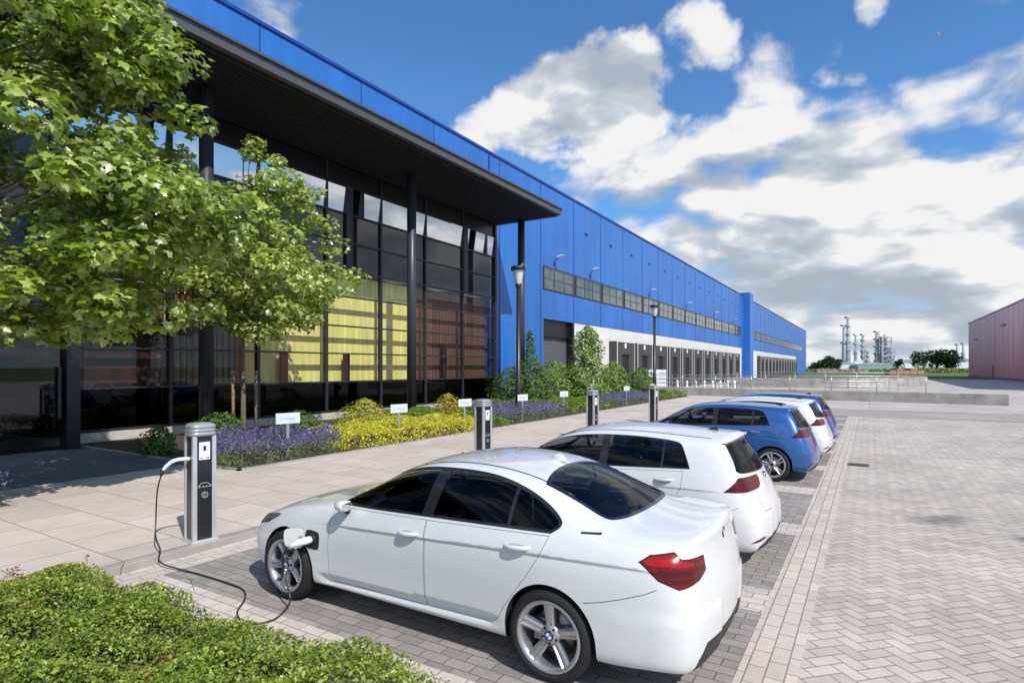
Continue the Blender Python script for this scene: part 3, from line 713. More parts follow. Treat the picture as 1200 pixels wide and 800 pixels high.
    def rear_disc(r, z, mats):
        h = B.bvh.ray_cast(Vector((6, 0, z)), Vector((-1, 0, 0)))[0]; m = MB(); n = 24
        m.lathe([(r, -.006), (r, .004), (r * .72, .005)], (h.x, 0, z), 'x', n)
        for q in range(4):
            pts = [(h.x + .0055, 0, z)] + [(h.x + .0055, r * .72 * math.cos(a), z + r * .72 * math.sin(a)) for a in np.linspace(q * PI / 2, (q + 1) * PI / 2, 8)]
            m.add(pts, [tuple(range(9))], 1 + q % 2)
        m.build('boot_badge', mats, root, fixn=False)
    rear_disc(.041, .985, [M_BLACK, M_LBLUE, M_WHITEP])
    
    # opened flap hinged at its front edge, white inside, with the socket surround
    m = MB(); pl = smoothpoly([(0, -.055), (.035, -.09), (.135, -.085), (.175, -.05), (.18, .05), (.145, .085), (.035, .085), (0, .05)], 4)
    m.prism(pl, -.008, .008, axis='y'); o = m.build('charge_flap', WHITE, root, (1.045, -.905, .625)); o.rotation_euler = (0, 0, rad(180 + 38)); o.rotation_euler = (rad(0), 0, rad(180 + 28))
    m = MB(); m.lathe([(.02, 0), (.042, 0), (.045, -.02), (.045, .01)], (1.145, -.893, .625), 'y', 20); m.build('charge_socket', M_PLAST, root)
    seats(root, 2.15, 3.0); dash(root, 1.78)
    m = MB(); m.box(3.35, 3.95, -.55, .55, .93, .95); m.build('parcel_shelf', M_SEAT, root)
    m = MB(); m.box(2.13, 2.16, -.11, .11, 1.26, 1.31); m.tube([(2.14, 0, 1.31), (2.2, 0, 1.39)], .01, 6); m.build('interior_mirror', M_PLAST, root)
    return root
# ---------------------------------------------------------------- hatchback
def build_hatch():
    root = empty('hatchback_car')
    y4 = [(.36, .73), (.6, .79), (.95, .82), (1.3, .835), (1.9, .85), (2.6, .855), (3.3, .845), (3.6, .83)]
    z4 = [(.36, .76), (.6, .84), (.95, .91), (1.3, .955), (1.9, .975), (2.6, .995), (3.3, 1.02), (3.6, 1.03)]
    y7 = [(.36, .58), (.6, .61), (.95, .64), (1.2, .69), (1.5, .68), (1.8, .645), (2.1, .625), (2.6, .615), (3.0, .61), (3.3, .605), (3.6, .60)]
    z7 = [(.36, .80), (.6, .875), (.95, .95), (1.2, 1.0), (1.5, 1.19), (1.8, 1.33), (2.1, 1.40), (2.6, 1.425), (3.0, 1.415), (3.3, 1.395), (3.6, 1.37)]
    t3 = [(.36, .83), (.6, .90), (.95, .98), (1.2, 1.05), (1.5, 1.25), (1.8, 1.385), (2.1, 1.445), (2.5, 1.475), (2.9, 1.47), (3.3, 1.45), (3.6, 1.425)]
    y3 = [(.36, .79), (.6, .85), (.95, .88), (1.3, .885), (2.6, .895), (3.3, .895), (3.6, .88)]; z3 = [(.36, .62), (.6, .71), (.95, .80), (1.3, .84), (3.6, .86)]
    y2 = [(.36, .81), (.6, .87), (.95, .895), (1.3, .885), (2.2, .885), (3.0, .89), (3.3, .905), (3.6, .90)]; z2 = [(.36, .48), (.95, .56), (3.6, .62)]
    y1 = [(.36, .80), (.6, .86), (.95, .885), (1.3, .865), (3.0, .87), (3.3, .895), (3.6, .895)]; z1 = [(.36, .33), (3.6, .37)]
    y0 = [(.36, .74), (.6, .81), (.95, .84), (1.3, .84), (3.0, .85), (3.6, .85)]; z0 = [(.36, .20), (3.6, .22)]
    def lerp2(a, b, t):
        xs = sorted({p[0] for p in a} | {p[0] for p in b}); return [(x, interp(a, x) * (1 - t) + interp(b, x) * t) for x in xs]
    def bul(tab, amt): return [(x, v + amt * max(0, min(1, (x - 1.2) / .4))) for x, v in tab]
    curves = [(y0, z0), (y1, z1), (y2, z2), (y3, z3), (y4, z4), (bul(lerp2(y4, y7, .33), .014), lerp2(z4, z7, .38)), (bul(lerp2(y4, y7, .68), .018), lerp2(z4, z7, .75)), (y7, z7), (y7, t3)]
    st = mk_stations([.36, .6, .95, 1.2, 1.5, 1.8, 2.1, 2.5, 2.9, 3.2, 3.42], curves)
    fr = [(.20, .60, .20), (.16, .67, .32), (.15, .69, .47), (.18, .69, .60), (.215, .67, .68), (.225, .62, .72), (.225, .56, .735), (.22, .48, .745), (.20, .34, .755), (.185, .17, .76), (.18, 0, .76)]
    rr = [(4.10, .74, .20), (4.15, .795, .30), (4.15, .81, .58), (4.07, .785, .80), (3.97, .755, .985), (3.90, .715, 1.14), (3.80, .665, 1.275), (3.74, .59, 1.375), (3.79, .42, 1.405), (3.82, .21, 1.415), (3.83, 0, 1.42)]
    mid = blend_pts(st[-1], rr, .42); mid = [(x, y + .055 * (1 if i < 4 else .6 if i < 7 else .15 if i == 7 else 0), z) for i, (x, y, z) in enumerate(mid)]
    mid2 = blend_pts(st[-1], rr, .80); mid2 = [(x, y + .045 * (1 if i < 5 else .6 if i < 7 else .15 if i == 7 else 0), z) for i, (x, y, z) in enumerate(mid2)]
    st = [fr] + st + [mid, mid2, rr]
    B = Body(st, [.10, .03, .0, .02, .07, .10, .12, .15], [4.20, 4.255, 4.265, 4.17, 4.09, 4.01, 3.90, 3.84], 3, make_shape(z3, lambda x: .33, 1.15, 3.80, .006))
    B.arches((.86, 3.495), .36, .58, .325)
    win = smoothpoly([(1.20, .985, 1), (1.42, 1.13), (1.68, 1.26), (1.95, 1.335), (2.3, 1.372), (2.7, 1.380), (3.05, 1.366), (3.25, 1.345), (3.33, 1.31), (3.40, 1.19), (3.455, 1.065, 1), (2.4, 1.02)], 4)
    fd = [(1.33, .955), (2.40, .99), (2.40, .29), (1.33, .28), (1.31, .4), (1.305, .7)]; rd = [(2.406, .99), (3.38, 1.04), (3.37, .86), (3.25, .68), (3.13, .50), (3.05, .36), (3.0, .30), (2.406, .29)]
    for sg in (-1, 1):
        for nm, p in (('front_door', fd), ('rear_door', rd)):
            B.region('gap', p, SIDE, flt_side(sg)); B.region(nm, offset_poly(p, .004), SIDE, flt_side(sg), ('gap',))
    add_side(B, 'window_trim', win, zmin=.9); inner = offset_poly(win, .012)
    def cutx(poly, x0, x1):
        out = []
        for k, (lim, s_) in enumerate(((x0, 1), (x1, -1))):
            out = []; n = len(poly)
            for i in range(n):
                p, q = poly[i], poly[(i + 1) % n]; dp, dq = (p[0] - lim) * s_, (q[0] - lim) * s_
                if dp >= 0: out.append(p)
                if dp * dq < 0: t = dp / (dp - dq); out.append((lim, p[1] + (q[1] - p[1]) * t))
            poly = out
        return poly
    for a, b in ((-9, 1.50), (1.54, 2.37), (2.47, 3.12), (3.15, 99)): add_side(B, 'side_window', cutx(inner, a, b), zmin=.9)
    topf = lambda c, n: n.z > .12 and c.z > .6 and c.x < 2.6
    ws = smoothpoly([(1.14, 0), (1.16, .35), (1.27, .64, 1), (1.6, .60), (1.92, .55, 1), (1.85, .3), (1.83, 0), (1.85, -.3), (1.92, -.55, 1), (1.6, -.60), (1.27, -.64, 1), (1.16, -.35)], 4)
    B.region('window_surround', ws, TOP, topf); B.region('windshield', offset_poly(ws, .03), TOP, topf)
    hood = [(1.10, 0), (1.12, .35), (1.21, .66), (.9, .67), (.6, .65), (.40, .60), (.33, .50), (.31, 0), (.33, -.50), (.40, -.60), (.6, -.65), (.9, -.67), (1.21, -.66), (1.12, -.35)]
    B.region('gap', hood, TOP, topf); B.region('bonnet', offset_poly(hood, .004), TOP, topf, ('gap',))
    rf = lambda c, n: c.x > 3.7 and n.x > .2
    hatch = [(-.60, 1.36), (-.68, 1.25), (-.735, 1.03), (-.70, .98), (-.55, .96), (-.54, .72), (-.50, .62), (.50, .62), (.54, .72), (.55, .96), (.70, .98), (.735, 1.03), (.68, 1.25), (.60, 1.36)]
    B.region('tailgate', hatch, REAR, rf)
    hp = hatch[2:12]; ho = offset_poly(hatch, .0045)[2:12]
    B.region('gap', hp + ho[::-1], REAR, rf)
    rw = smoothpoly([(-.57, 1.335), (0, 1.365), (.57, 1.335, 1), (.715, 1.065, 1), (.60, 1.03), (0, 1.01), (-.60, 1.03), (-.715, 1.065, 1), (-.57, 1.335, 1)], 4)
    B.region('window_surround', rw, REAR, rf); B.region('rear_window', offset_poly(rw, .012), REAR, rf)
    B.region('plate_recess', [(-.28, .60), (.28, .60), (.27, .74), (-.27, .74)], REAR, rf)
    for sg in (-1, 1):
        A = (Vector((.6, .8 * -sg, 0)), Vector((0, 0, 1)))
        cf = lambda c, n, sg=sg: c.y * sg > .25 and c.x > 3.5 and (n.x * .8 + n.y * sg * .6) > .1
        pl = [(1.60, .85), (1.775, 1.0), (2.21, .99), (2.235, .95), (2.21, .885), (2.13, .86)]
        B.region('lamp_edge', pl, A, cf); B.region('tail_light', offset_poly(pl, .006), A, cf)
        B.region('lamp_inner', [(1.88, .885), (1.93, .955), (2.12, .955), (2.12, .895)], A, cf)
        B.region('reflector', [(1.80, .335), (1.99, .35), (2.10, .365), (1.99, .385), (1.86, .365)], A, cf)
        B.region('gap', [(1.55, .62), (1.70, .70), (1.70, .704), (1.55, .624)], A, cf)
        hf = lambda c, n, sg=sg: c.y * sg > .25 and c.x < .75 and (-n.x * .8 + n.y * sg * .6) > .05
        B.region('headlight', [(.42, .62), (.62, .60), (.84, .66), (.93, .75), (.82, .75), (.45, .69)], (Vector((.6, .8 * sg, 0)), Vector((0, 0, 1))), hf)
    ff = lambda c, n: c.x < .4 and n.x < -.2
    B.region('grille', [(-.42, .60), (.42, .60), (.42, .67), (-.42, .67)], REAR, ff); B.region('lower_grille', [(-.5, .26), (.5, .26), (.46, .40), (-.46, .40)], REAR, ff)
    B.region('diffuser', [(-.74, .15), (-.70, .29), (-.5, .34), (.5, .34), (.70, .29), (.74, .15)], REAR, lambda c, n: c.x > 3.9 and n.x > .02)
    spec = {'body': ('body', WHITE2, 0), 'front_door': ('front_door', WHITE2, 0), 'rear_door': ('rear_door', WHITE2, 0), 'gap': ('panel_gap', M_SEAM, .004), 'window_trim': ('window_trim', M_BLACK, -.001), 'side_window': ('side_window', M_GLASSG, .003),
            'window_surround': ('window_surround', M_BLACK, 0), 'windshield': ('windshield', M_GLASSC, .001), 'rear_window': ('rear_window', M_GLASSR, .001), 'bonnet': ('bonnet', WHITE2, 0), 'tailgate': ('tailgate', WHITE2, 0),
            'tail_light': ('tail_light', M_TAILD, -.003), 'lamp_inner': ('reversing_lens', M_TAILD, -.004), 'lamp_edge': ('lamp_edge', M_GAP, 0), 'reflector': ('reflector', M_TAIL, -.002), 'headlight': ('headlight', M_HEAD, -.002),
            'grille': ('grille', M_BLACK, .002), 'lower_grille': ('lower_grille', M_PLAST, .002), 'diffuser': ('diffuser', M_PLAST, 0), 'plate_recess': ('plate_recess', WHITE2, .0)}
    B.emit(spec, root, {})
    for sg in (-1, 1):
        for hx, hz in ((2.2, .875), (3.17, .925)): handle(root, B, hx, hz, sg, WHITE2)
        mirror(root, 1.48, sg * .84, .99, sg, WHITE2)
        pts = []
        for x in np.linspace(1.7, 3.62, 18):
            yy = interp(y7, x) * .88; h = B.bvh.ray_cast(Vector((x, sg * yy, 3)), Vector((0, 0, -1)))[0]; pts.append(h)
        m = MB(); m.tube(pts, .006, 6); m.build('roof_strip', M_BLACK, root)
    for ax in (.86, 3.495):
        for sg in (-1, 1): make_wheel(root, ax, sg * .785, .325, .325, 'multi', sg, .240, .225, 'vw', .2)
    # spoiler lip over the rear window
    m = MB(); vs = []
    for y in np.linspace(-.60, .60, 13):
        k = 1 - (y / .60) ** 2; zt = 1.352 + .062 * k ** .55; xr = 3.73 + .15 * k ** .35; vs += [(3.60, y, zt + .008), (xr, y, zt - .010), (xr - .006, y, zt - .030), (3.70, y, zt - .05)]
    m.add(vs, [(i * 4 + j, i * 4 + (j + 1) % 4, i * 4 + 4 + (j + 1) % 4, i * 4 + 4 + j) for i in range(12) for j in range(4)] + [(0, 1, 2, 3), (48, 49, 50, 51)], 0, True); m.build('roof_spoiler', WHITE2, root)
    m = MB(); m.prism([(3.43, 1.43), (3.60, 1.415), (3.585, 1.445), (3.57, 1.475), (3.555, 1.475)], -.012, .012, axis='y'); m.build('roof_antenna', M_BLACK, root, bevel=.003)
    h = B.bvh.ray_cast(Vector((6, 0, .93)), Vector((-1, 0, 0)))
    # tailgate badge: ring with V over W
    m = MB(); nx = h[0].x + .006; cz = .93
    ring = [(nx, .052 * math.cos(a), cz + .052 * math.sin(a)) for a in np.linspace(0, 2 * PI, 25)]; m.tube(ring, .005, 6, cap=False)
    m.tube([(nx, -.024, cz + .043), (nx, 0, cz + .004), (nx, .024, cz + .043)], .004, 5); m.tube([(nx, -.046, cz + .02), (nx, -.022, cz - .042), (nx, 0, cz - .004), (nx, .022, cz - .042), (nx, .046, cz + .02)], .004, 5)
    m.build('tailgate_badge', M_CHROME, root); m = MB(); m.lathe([(.001, 0), (.05, 0), (.052, -.02)], (nx - .003, 0, cz), 'x', 24); m.build('badge_plate', M_BLACK, root)
    m = MB(); m.tube([(3.98, -.02, 1.06), (4.05, .12, 1.035), (4.06, .36, 1.045)], [.012, .008, .006], 6); m.build('rear_wiper', M_BLACK, root)
    
    m = MB(); m.lathe([(.034, 0), (.034, .12), (.028, .118), (.026, .02), (.001, .02)], (3.98, -.42, .235), 'x', 18); m.build('exhaust_pipe', M_DISC, root)
    seats(root, 1.95, 2.8); dash(root, 1.5, .95)
    return root
# ================================================================ GROUND
def sheet(name, poly, z, mat):
    m = MB(); m.add([(x, y, z) for x, y in poly], [tuple(range(len(poly)))]); o = m.build(name, mat, fixn=False)
    return tag(o, kind='structure')
def rect(name, x0, x1, y0, y1, z, mat): return sheet(name, [(x0, y0), (x1, y0), (x1, y1), (x0, y1)], z, mat)
PB = (.545, .485, .43); PJ = (.27, .24, .21)
m_h, nt_, b_, mk_, rd_ = herringbone('herringbone_paving', PB, PJ)
s1 = gp(1092, 610); s2 = gp(1008, 545); s3 = gp(1085, 504)
pave_finish(nt_, b_, mk_, rd_, PB, PJ, .12, .26, [(s1[0], s1[1], .42), (s1[0] + .25, s1[1] + .3, .3), (3.4, 17.5, .35), (1.7, 9.8, .25)])
M_STRIP = blockpave('light_block_paving', (.55, .485, .43), PJ, .26, .128, .008, .5, .09, .12, swap=True, ox=.08, oy=.0)
M_STRIPX = blockpave('light_block_rows', (.57, .505, .45), PJ, .24, .135, .008, .5, .10, .12)
M_STALL = blockpave('grey_block_paving', (.32, .29, .27), (.18, .16, .15), .235, .118, .008, .5, .16, .2)
M_SLAB = blockpave('pavement_slabs', (.57, .495, .435), (.31, .27, .235), .82, .80, .012, .5, .07, .16)
M_CONC = blockpave('yard_concrete', (.50, .46, .42), (.33, .31, .29), 6.0, 6.0, .03, 0, .04, .22)
M_ROADC = blockpave('lane_paving', (.40, .365, .335), (.24, .225, .21), .24, .12, .006, .5, .08, .22)
M_KERB = simple('kerb_concrete', (.33, .305, .285), .85, var=.14, scale=4, bmp=.002)
M_DARKP = blockpave('entrance_paving', (.16, .165, .17), (.08, .08, .08), .6, .6, .01, 0, .08, .15)
M_SOIL = simple('bark_mulch', (.075, .05, .036), .95, var=.5, scale=40, bmp=.02)
M_GRASSB = simple('grass_ground', (.09, .13, .035), .95, var=.35, scale=2)
M_STEEL = simple('galvanised_steel', (.46, .48, .49), .4, metal=.7, var=.1)
M_LCONC = simple('weathered_concrete', (.36, .335, .30), .9, var=.35, scale=1.1, bmp=.004)
rect('ground', -1500, 1500, -300, 2500, -.06, M_GRASSB)
rect('yard', -19, 75, 30.66, 135, -.03, M_CONC)
sheet('car_park', [(-30, -40), (75, -40), (75, 30.2), (-30, 30.2)], 0, m_h)
rect('road', -7.0, 75, 30.66, 35.2, -.012, M_ROADC)
k = MB(); k.box(-6.7, 75, 30.2, 30.25, -.05, .008); k.box(-6.7, 75, 30.62, 30.66, -.05, .0); tag(k.build('gutter_kerb', M_KERB, bevel=.01), kind='structure')
rect('gutter', -6.7, 75, 30.25, 30.62, -.025, simple('gutter_dark', (.05, .048, .045), .8))
k = MB(); k.box(-6.7, 75, 35.2, 35.36, -.05, -.004); tag(k.build('lane_kerb', M_STALL), kind='structure')
rect('parking_bays', -6.36, -.82, -8, 30.2, .004, M_STALL)
rect('edge_strip', -.82, -.43, -20, 30.2, .008, M_STRIP)
rect('kerb_strip', -6.76, -6.36, 2.9, 30.2, .008, M_STRIP)
for i, y in enumerate([3.03] + [5.93 + 2.815 * k for k in range(9)]):
    rect('bay_line', -6.36, -.82, y - .31, y + .31, .008, M_STRIPX)
# footway with a real kerb
k = MB(); k.box(-6.90, -6.76, 2.6, 44, -.05, .10); k.box(-17, -6.90, 43.86, 44, -.05, .1); tag(k.build('kerb', M_KERB, bevel=.012), kind='structure')
rect('footway', -18.35, -6.90, 2.6, 43.86, .10, M_SLAB)
rect('footway', -18.35, -7.0, -20, 2.6, .10, M_SLAB)
rect('entrance_path', -18.4, -12.6, -20, 7.2, .104, M_DARKP)
# planting beds : soil with raised edge
rect('planting_soil', -18.4, -10.95, 7.3, 42.5, .115, M_SOIL)
k = MB(); k.box(-10.97, -10.90, 7.2, 42.5, .05, .135); k.box(-18.4, -10.9, 7.2, 7.28, .05, .135); k.box(-10.97, -10.90, -8, 3.6, .05, .135); tag(k.build('bed_edging', M_KERB), kind='structure')
rect('planting_soil', -15.5, -10.95, -10, 3.6, .112, M_SOIL)
k = MB(); k.box(-7.0, -6.9, -8, 2.6, -.05, .06); k.box(-6.9, -2.2, 2.5, 2.6, -.05, .06); tag(k.build('bed_kerb', M_KERB), kind='structure')
sheet('planting_soil', [(-6.9, -6), (-1.9, -6), (-1.9, 2.5), (-6.9, 2.5)], .108, M_SOIL)
rect('far_grass', 12, 75, 135, 300, -.02, M_GRASSB)
# ---------------------------------------------------------------- OFFICE FRONT
M_DKMET = simple('dark_grey_metal', (.035, .037, .042), .4, metal=.3, var=.1)
M_FASCIA = simple('grey_fascia', (.085, .088, .095), .45, metal=.2, var=.1)
M_COLUMN = simple('slate_column', (.04, .047, .057), .4, metal=.1, var=.1)
M_BLKPAN = simple('black_panel', (.012, .012, .014), .3)
def cladding(name, c, pitch_z=1.25):
    m, nt, b = new_mat(name); co = objco(nt); X, Y, Z = sep(nt, co)
    n = noise(nt, co, .25, 4).outputs[0]; n2 = noise(nt, comb(nt, mth(nt, 'MULTIPLY', Y, 1.2), mth(nt, 'MULTIPLY', Z, .08)), 1., 5).outputs[0]
    c1 = ramp(nt, n, [(.3, tuple(x * .88 + .008 for x in c)), (.7, tuple(x * 1.08 + .01 for x in c))])
    c1 = mixc(nt, 1., c1, ramp(nt, n2, [(.3, (.86,) * 3), (.7, (1.07,) * 3)]), 'MULTIPLY')
    g = mth(nt, 'PINGPONG', mth(nt, 'ADD', Z, 50.), pitch_z / 2)
    ln = mth(nt, 'LESS_THAN', g, .008); c1 = mixc(nt, mth(nt, 'MULTIPLY', ln, .18), c1, (.01, .02, .08))
    nt.links.new(c1, b.inputs['Base Color']); b.inputs['Roughness'].default_value = .42
    h = mth(nt, 'SINE', mth(nt, 'MULTIPLY', Y, 62.)); bump(nt, b, h, .12, .003); return m
M_BLUEC = cladding('blue_cladding', (.016, .145, .49)); M_BLUED = simple('blue_joint', (.012, .05, .24), .5)
M_WALLW = simple('white_concrete_wall', (.66, .64, .60), .8, var=.06, scale=1.2)
M_PLINTH = simple('plinth_stone', (.52, .47, .42), .85, var=.1, scale=5)
M_PANE_LOW = glassmat('spandrel_glass', (.035, .037, .04), -.03, vary=.002)
M_PANE_CLR = glassmat('office_glass', (.92, .92, .90), .0, vary=.002)
M_PANE_MID = glassmat('smoked_glass', (.42, .42, .43), .0, vary=.004, k=1.3)
M_PANE_TOP = glassmat('sky_glass', (.25, .28, .32), .62, vary=.002)
def slats(name, c1, c2, pitch):
    m, nt, b = new_mat(name); X, Y, Z = sep(nt, objco(nt)); a = mth(nt, 'PINGPONG', mth(nt, 'ADD', Y, 100.), pitch / 2)
    f = mth(nt, 'LESS_THAN', a, pitch * .22); n = noise(nt, comb(nt, mth(nt, 'MULTIPLY', Y, 3.), mth(nt, 'MULTIPLY', Z, .3)), 1.5, 5).outputs[0]
    c = mixc(nt, f, ramp(nt, n, [(.3, tuple(x * .7 for x in c1)), (.7, tuple(x * 1.3 for x in c1))]), c2)
    nt.links.new(c, b.inputs['Base Color']); b.inputs['Roughness'].default_value = .6; return m
M_YEL = slats('yellow_lining', (.70, .69, .22), (.67, .66, .21), .32)
M_WOOD = slats('brown_timber_lining', (.13, .065, .045), (.075, .035, .026), .28)
M_REDW = slats('dark_red_lining', (.03, .006, .008), (.015, .004, .005), .6)
office = empty('office_building', (-19, 10, 0))
tag(office, 'glazed office front with deep dark canopy and yellow lining behind its panes', 'building')
OFF = Vector((-19, 10, 0))
def ob(mb, name, mat, parent=office, **k):
    o = mb.build(name, mat, None, **k); o.parent = parent; o.matrix_parent_inverse = Matrix.Translation(-Vector(parent.location)) if parent.parent is None else parent_inv(parent); return o
def parent_inv(p): return Matrix.Identity(4)
m = MB(); m.box(-60, -19.0, -14, 28.4, 10.95, 14.7); ob(m, 'parapet_wall', M_BLUEC)
for y in (28.4 - 5.0 * k for k in range(1, 9)): m = MB(); m.box(-18.995, -18.985, y - .025, y + .025, 10.95, 14.7); ob(m, 'cladding_joint', M_BLUED)
m = MB(); m.box(-60.1, -18.93, -14.1, 28.45, 14.7, 14.83); ob(m, 'roof_trim', simple('blue_trim', (.01, .05, .3), .4))
m = MB(); m.box(-60, -21.5, -14, 28.3, .1, 10.9); ob(m, 'core', M_BLKPAN)
# canopy: fascia, slatted soffit, columns
m = MB(); m.box(-14.72, -14.50, -14, 28.95, 10.58, 10.93); m.box(-19.0, -14.72, 28.75, 28.95, 10.52, 10.90); m.box(-14.52, -14.42, -14, 28.98, 10.86, 10.93); ob(m, 'fascia', M_FASCIA)
m = MB(); m.box(-21.4, -14.72, -14, 28.75, 10.62, 10.88); ob(m, 'canopy_deck', M_BLKPAN)
m = MB()
for i in range(22): x = -18.5 + i * .172; m.box(x, x + .06, -14, 28.7, 10.50, 10.62)
ob(m, 'soffit_slats', simple('black_slats', (.008, .008, .009), .7))
for y in (28.55, 19.25, 10.1, 1.0):
    m = MB(); m.tube([(-16.85, y, .1), (-16.85, y, 10.6)], .20, 24); m.tube([(-16.85, y, .1), (-16.85, y, .32)], .235, 24); ob(m, 'column', M_COLUMN)
m = MB(); m.box(-18.78, -18.50, -14, 28.4, .0, .36); ob(m, 'plinth', M_PLINTH)
YB = [28.41 - 3.07 * k for k in range(14)]; ZB = [.36, 1.6, 2.76, 3.9, 5.13, 6.2, 7.4, 8.58, 9.72]
m = MB()
for y in YB: m.box(-18.74, -18.55, y - .055, y + .055, .36, 10.5)
for y, w in ((25.55, .18), (17.3, .17), (9.2, .17)): m.box(-18.72, -18.52, y - w, y + w, 6.2, 9.75)
for y in (27.55, 18.05, 9.95): m.box(-18.73, -18.54, y - .09, y + .09, 8.58, 9.72)
m.box(-18.8, -18.5, 28.41, 28.56, .36, 10.5); ob(m, 'mullions', M_DKMET)
m = MB()
for z in ZB: m.box(-18.72, -18.56, -14, 28.4, z - (.03 if z > .4 else .0), z + .03 + (.05 if z < .4 else 0))
ob(m, 'transoms', M_DKMET)
m = MB(); m.box(-18.75, -18.62, -14, 28.4, 9.75, 10.5); m.box(-18.68, -18.60, -14, 28.4, 10.0, 10.03); ob(m, 'head_panel', M_BLKPAN)
for k in range(11):
    y1, y0 = YB[k] - .055, YB[k + 1] + .055
    for r in range(8):
        z0, z1 = ZB[r] + .03, ZB[r + 1] - .03; mt = M_PANE_LOW if r == 0 else M_PANE_CLR if r < 5 else M_PANE_MID if r < 7 else M_PANE_TOP
        if r in (1, 2, 3, 4) and False: continue
        m = MB(); tl = .085 if r == 7 else 0; m.add([(-18.64, y0, z0), (-18.64, y1, z0), (-18.64 + tl, y1, z1), (-18.64 + tl, y0, z1)], [(0, 1, 2, 3)]); ob(m, 'window_pane', mt, fixn=False)
# lining seen through the glass
def lining(y0, y1, z0, z1, mat, nm, x=-19.15): m = MB(); m.box(x - .08, x, y0, y1, z0, z1); return ob(m, nm, mat)
lining(12.9, 22.15, 1.55, 6.1, M_YEL, 'yellow_wall'); lining(22.15, 28.3, 1.55, 6.1, M_WOOD, 'timber_wall')
lining(9.8, 12.9, 1.55, 6.1, M_YEL, 'yellow_wall', -19.2)
m = MB()
for i in range(25):
    y = 7.6 + i * .212; m.box(-19.16, -19.05, y, y + (.11 if y > 9.8 else .205), 1.55, 6.1)
ob(m, 'timber_slats', M_WOOD)
m = MB(); m.box(-19.04, -19.0, 7.0, 9.78, 1.55, 6.1); ob(m, 'red_screen', M_REDW)
lining(-14, 7.0, .4, 6.1, M_REDW, 'red_wall', -20.3)
lining(-14, 28.3, 6.35, 10.5, simple('grey_blind', (.16, .165, .175), .8, var=.25, scale=.6), 'blind_wall', -19.6)
lining(-14, 28.3, .1, 1.5, M_BLKPAN, 'dark_base', -19.0)
m = MB()
for k in range(9):   # light valance sagging between the mullions
    y1, y0 = YB[k] - .06, YB[k + 1] + .06; n = 10; vs = []
    for i in range(n + 1):
        t = i / n; y = y0 + (y1 - y0) * t; vs += [(-18.85, y, 6.30), (-18.83, y, 6.20 - .20 * math.sin(PI * min(1, t * 1.2)) * (1 - t) - .02)]
    m.add(vs, [(2 * i, 2 * i + 1, 2 * i + 3, 2 * i + 2) for i in range(n)])
ob(m, 'blind_valance', simple('pale_blue_fabric', (.42, .48, .55), .8), fixn=False)
for y in (24.0, 17.3, 14.2): m = MB(); m.box(-18.95, -18.86, y, y + .32, 1.62, 2.74 if y < 20 else 3.4); ob(m, 'inner_post', M_BLKPAN)
# projecting entrance portal at the left
m = MB(); m.box(-17.75, -17.35, 6.75, 7.05, .1, 4.25); m.box(-18.5, -17.35, -6, 7.05, 4.25, 4.55); m.box(-17.5, -17.42, 6.6, 6.66, .9, 2.2); ob(m, 'entrance_portal', M_BLKPAN)
m = MB(); m.box(-18.45, -17.33, -6, 9.6, 4.56, 4.585); ob(m, 'portal_flashing', M_STEEL)
m = MB(); m.add([(-17.55, -6, .12), (-17.55, 6.7, .12), (-17.55, 6.7, 4.2), (-17.55, -6, 4.2)], [(0, 1, 2, 3)]); ob(m, 'entrance_glass', glassmat('portal_glass', (.12, .12, .12), .02), fixn=False)
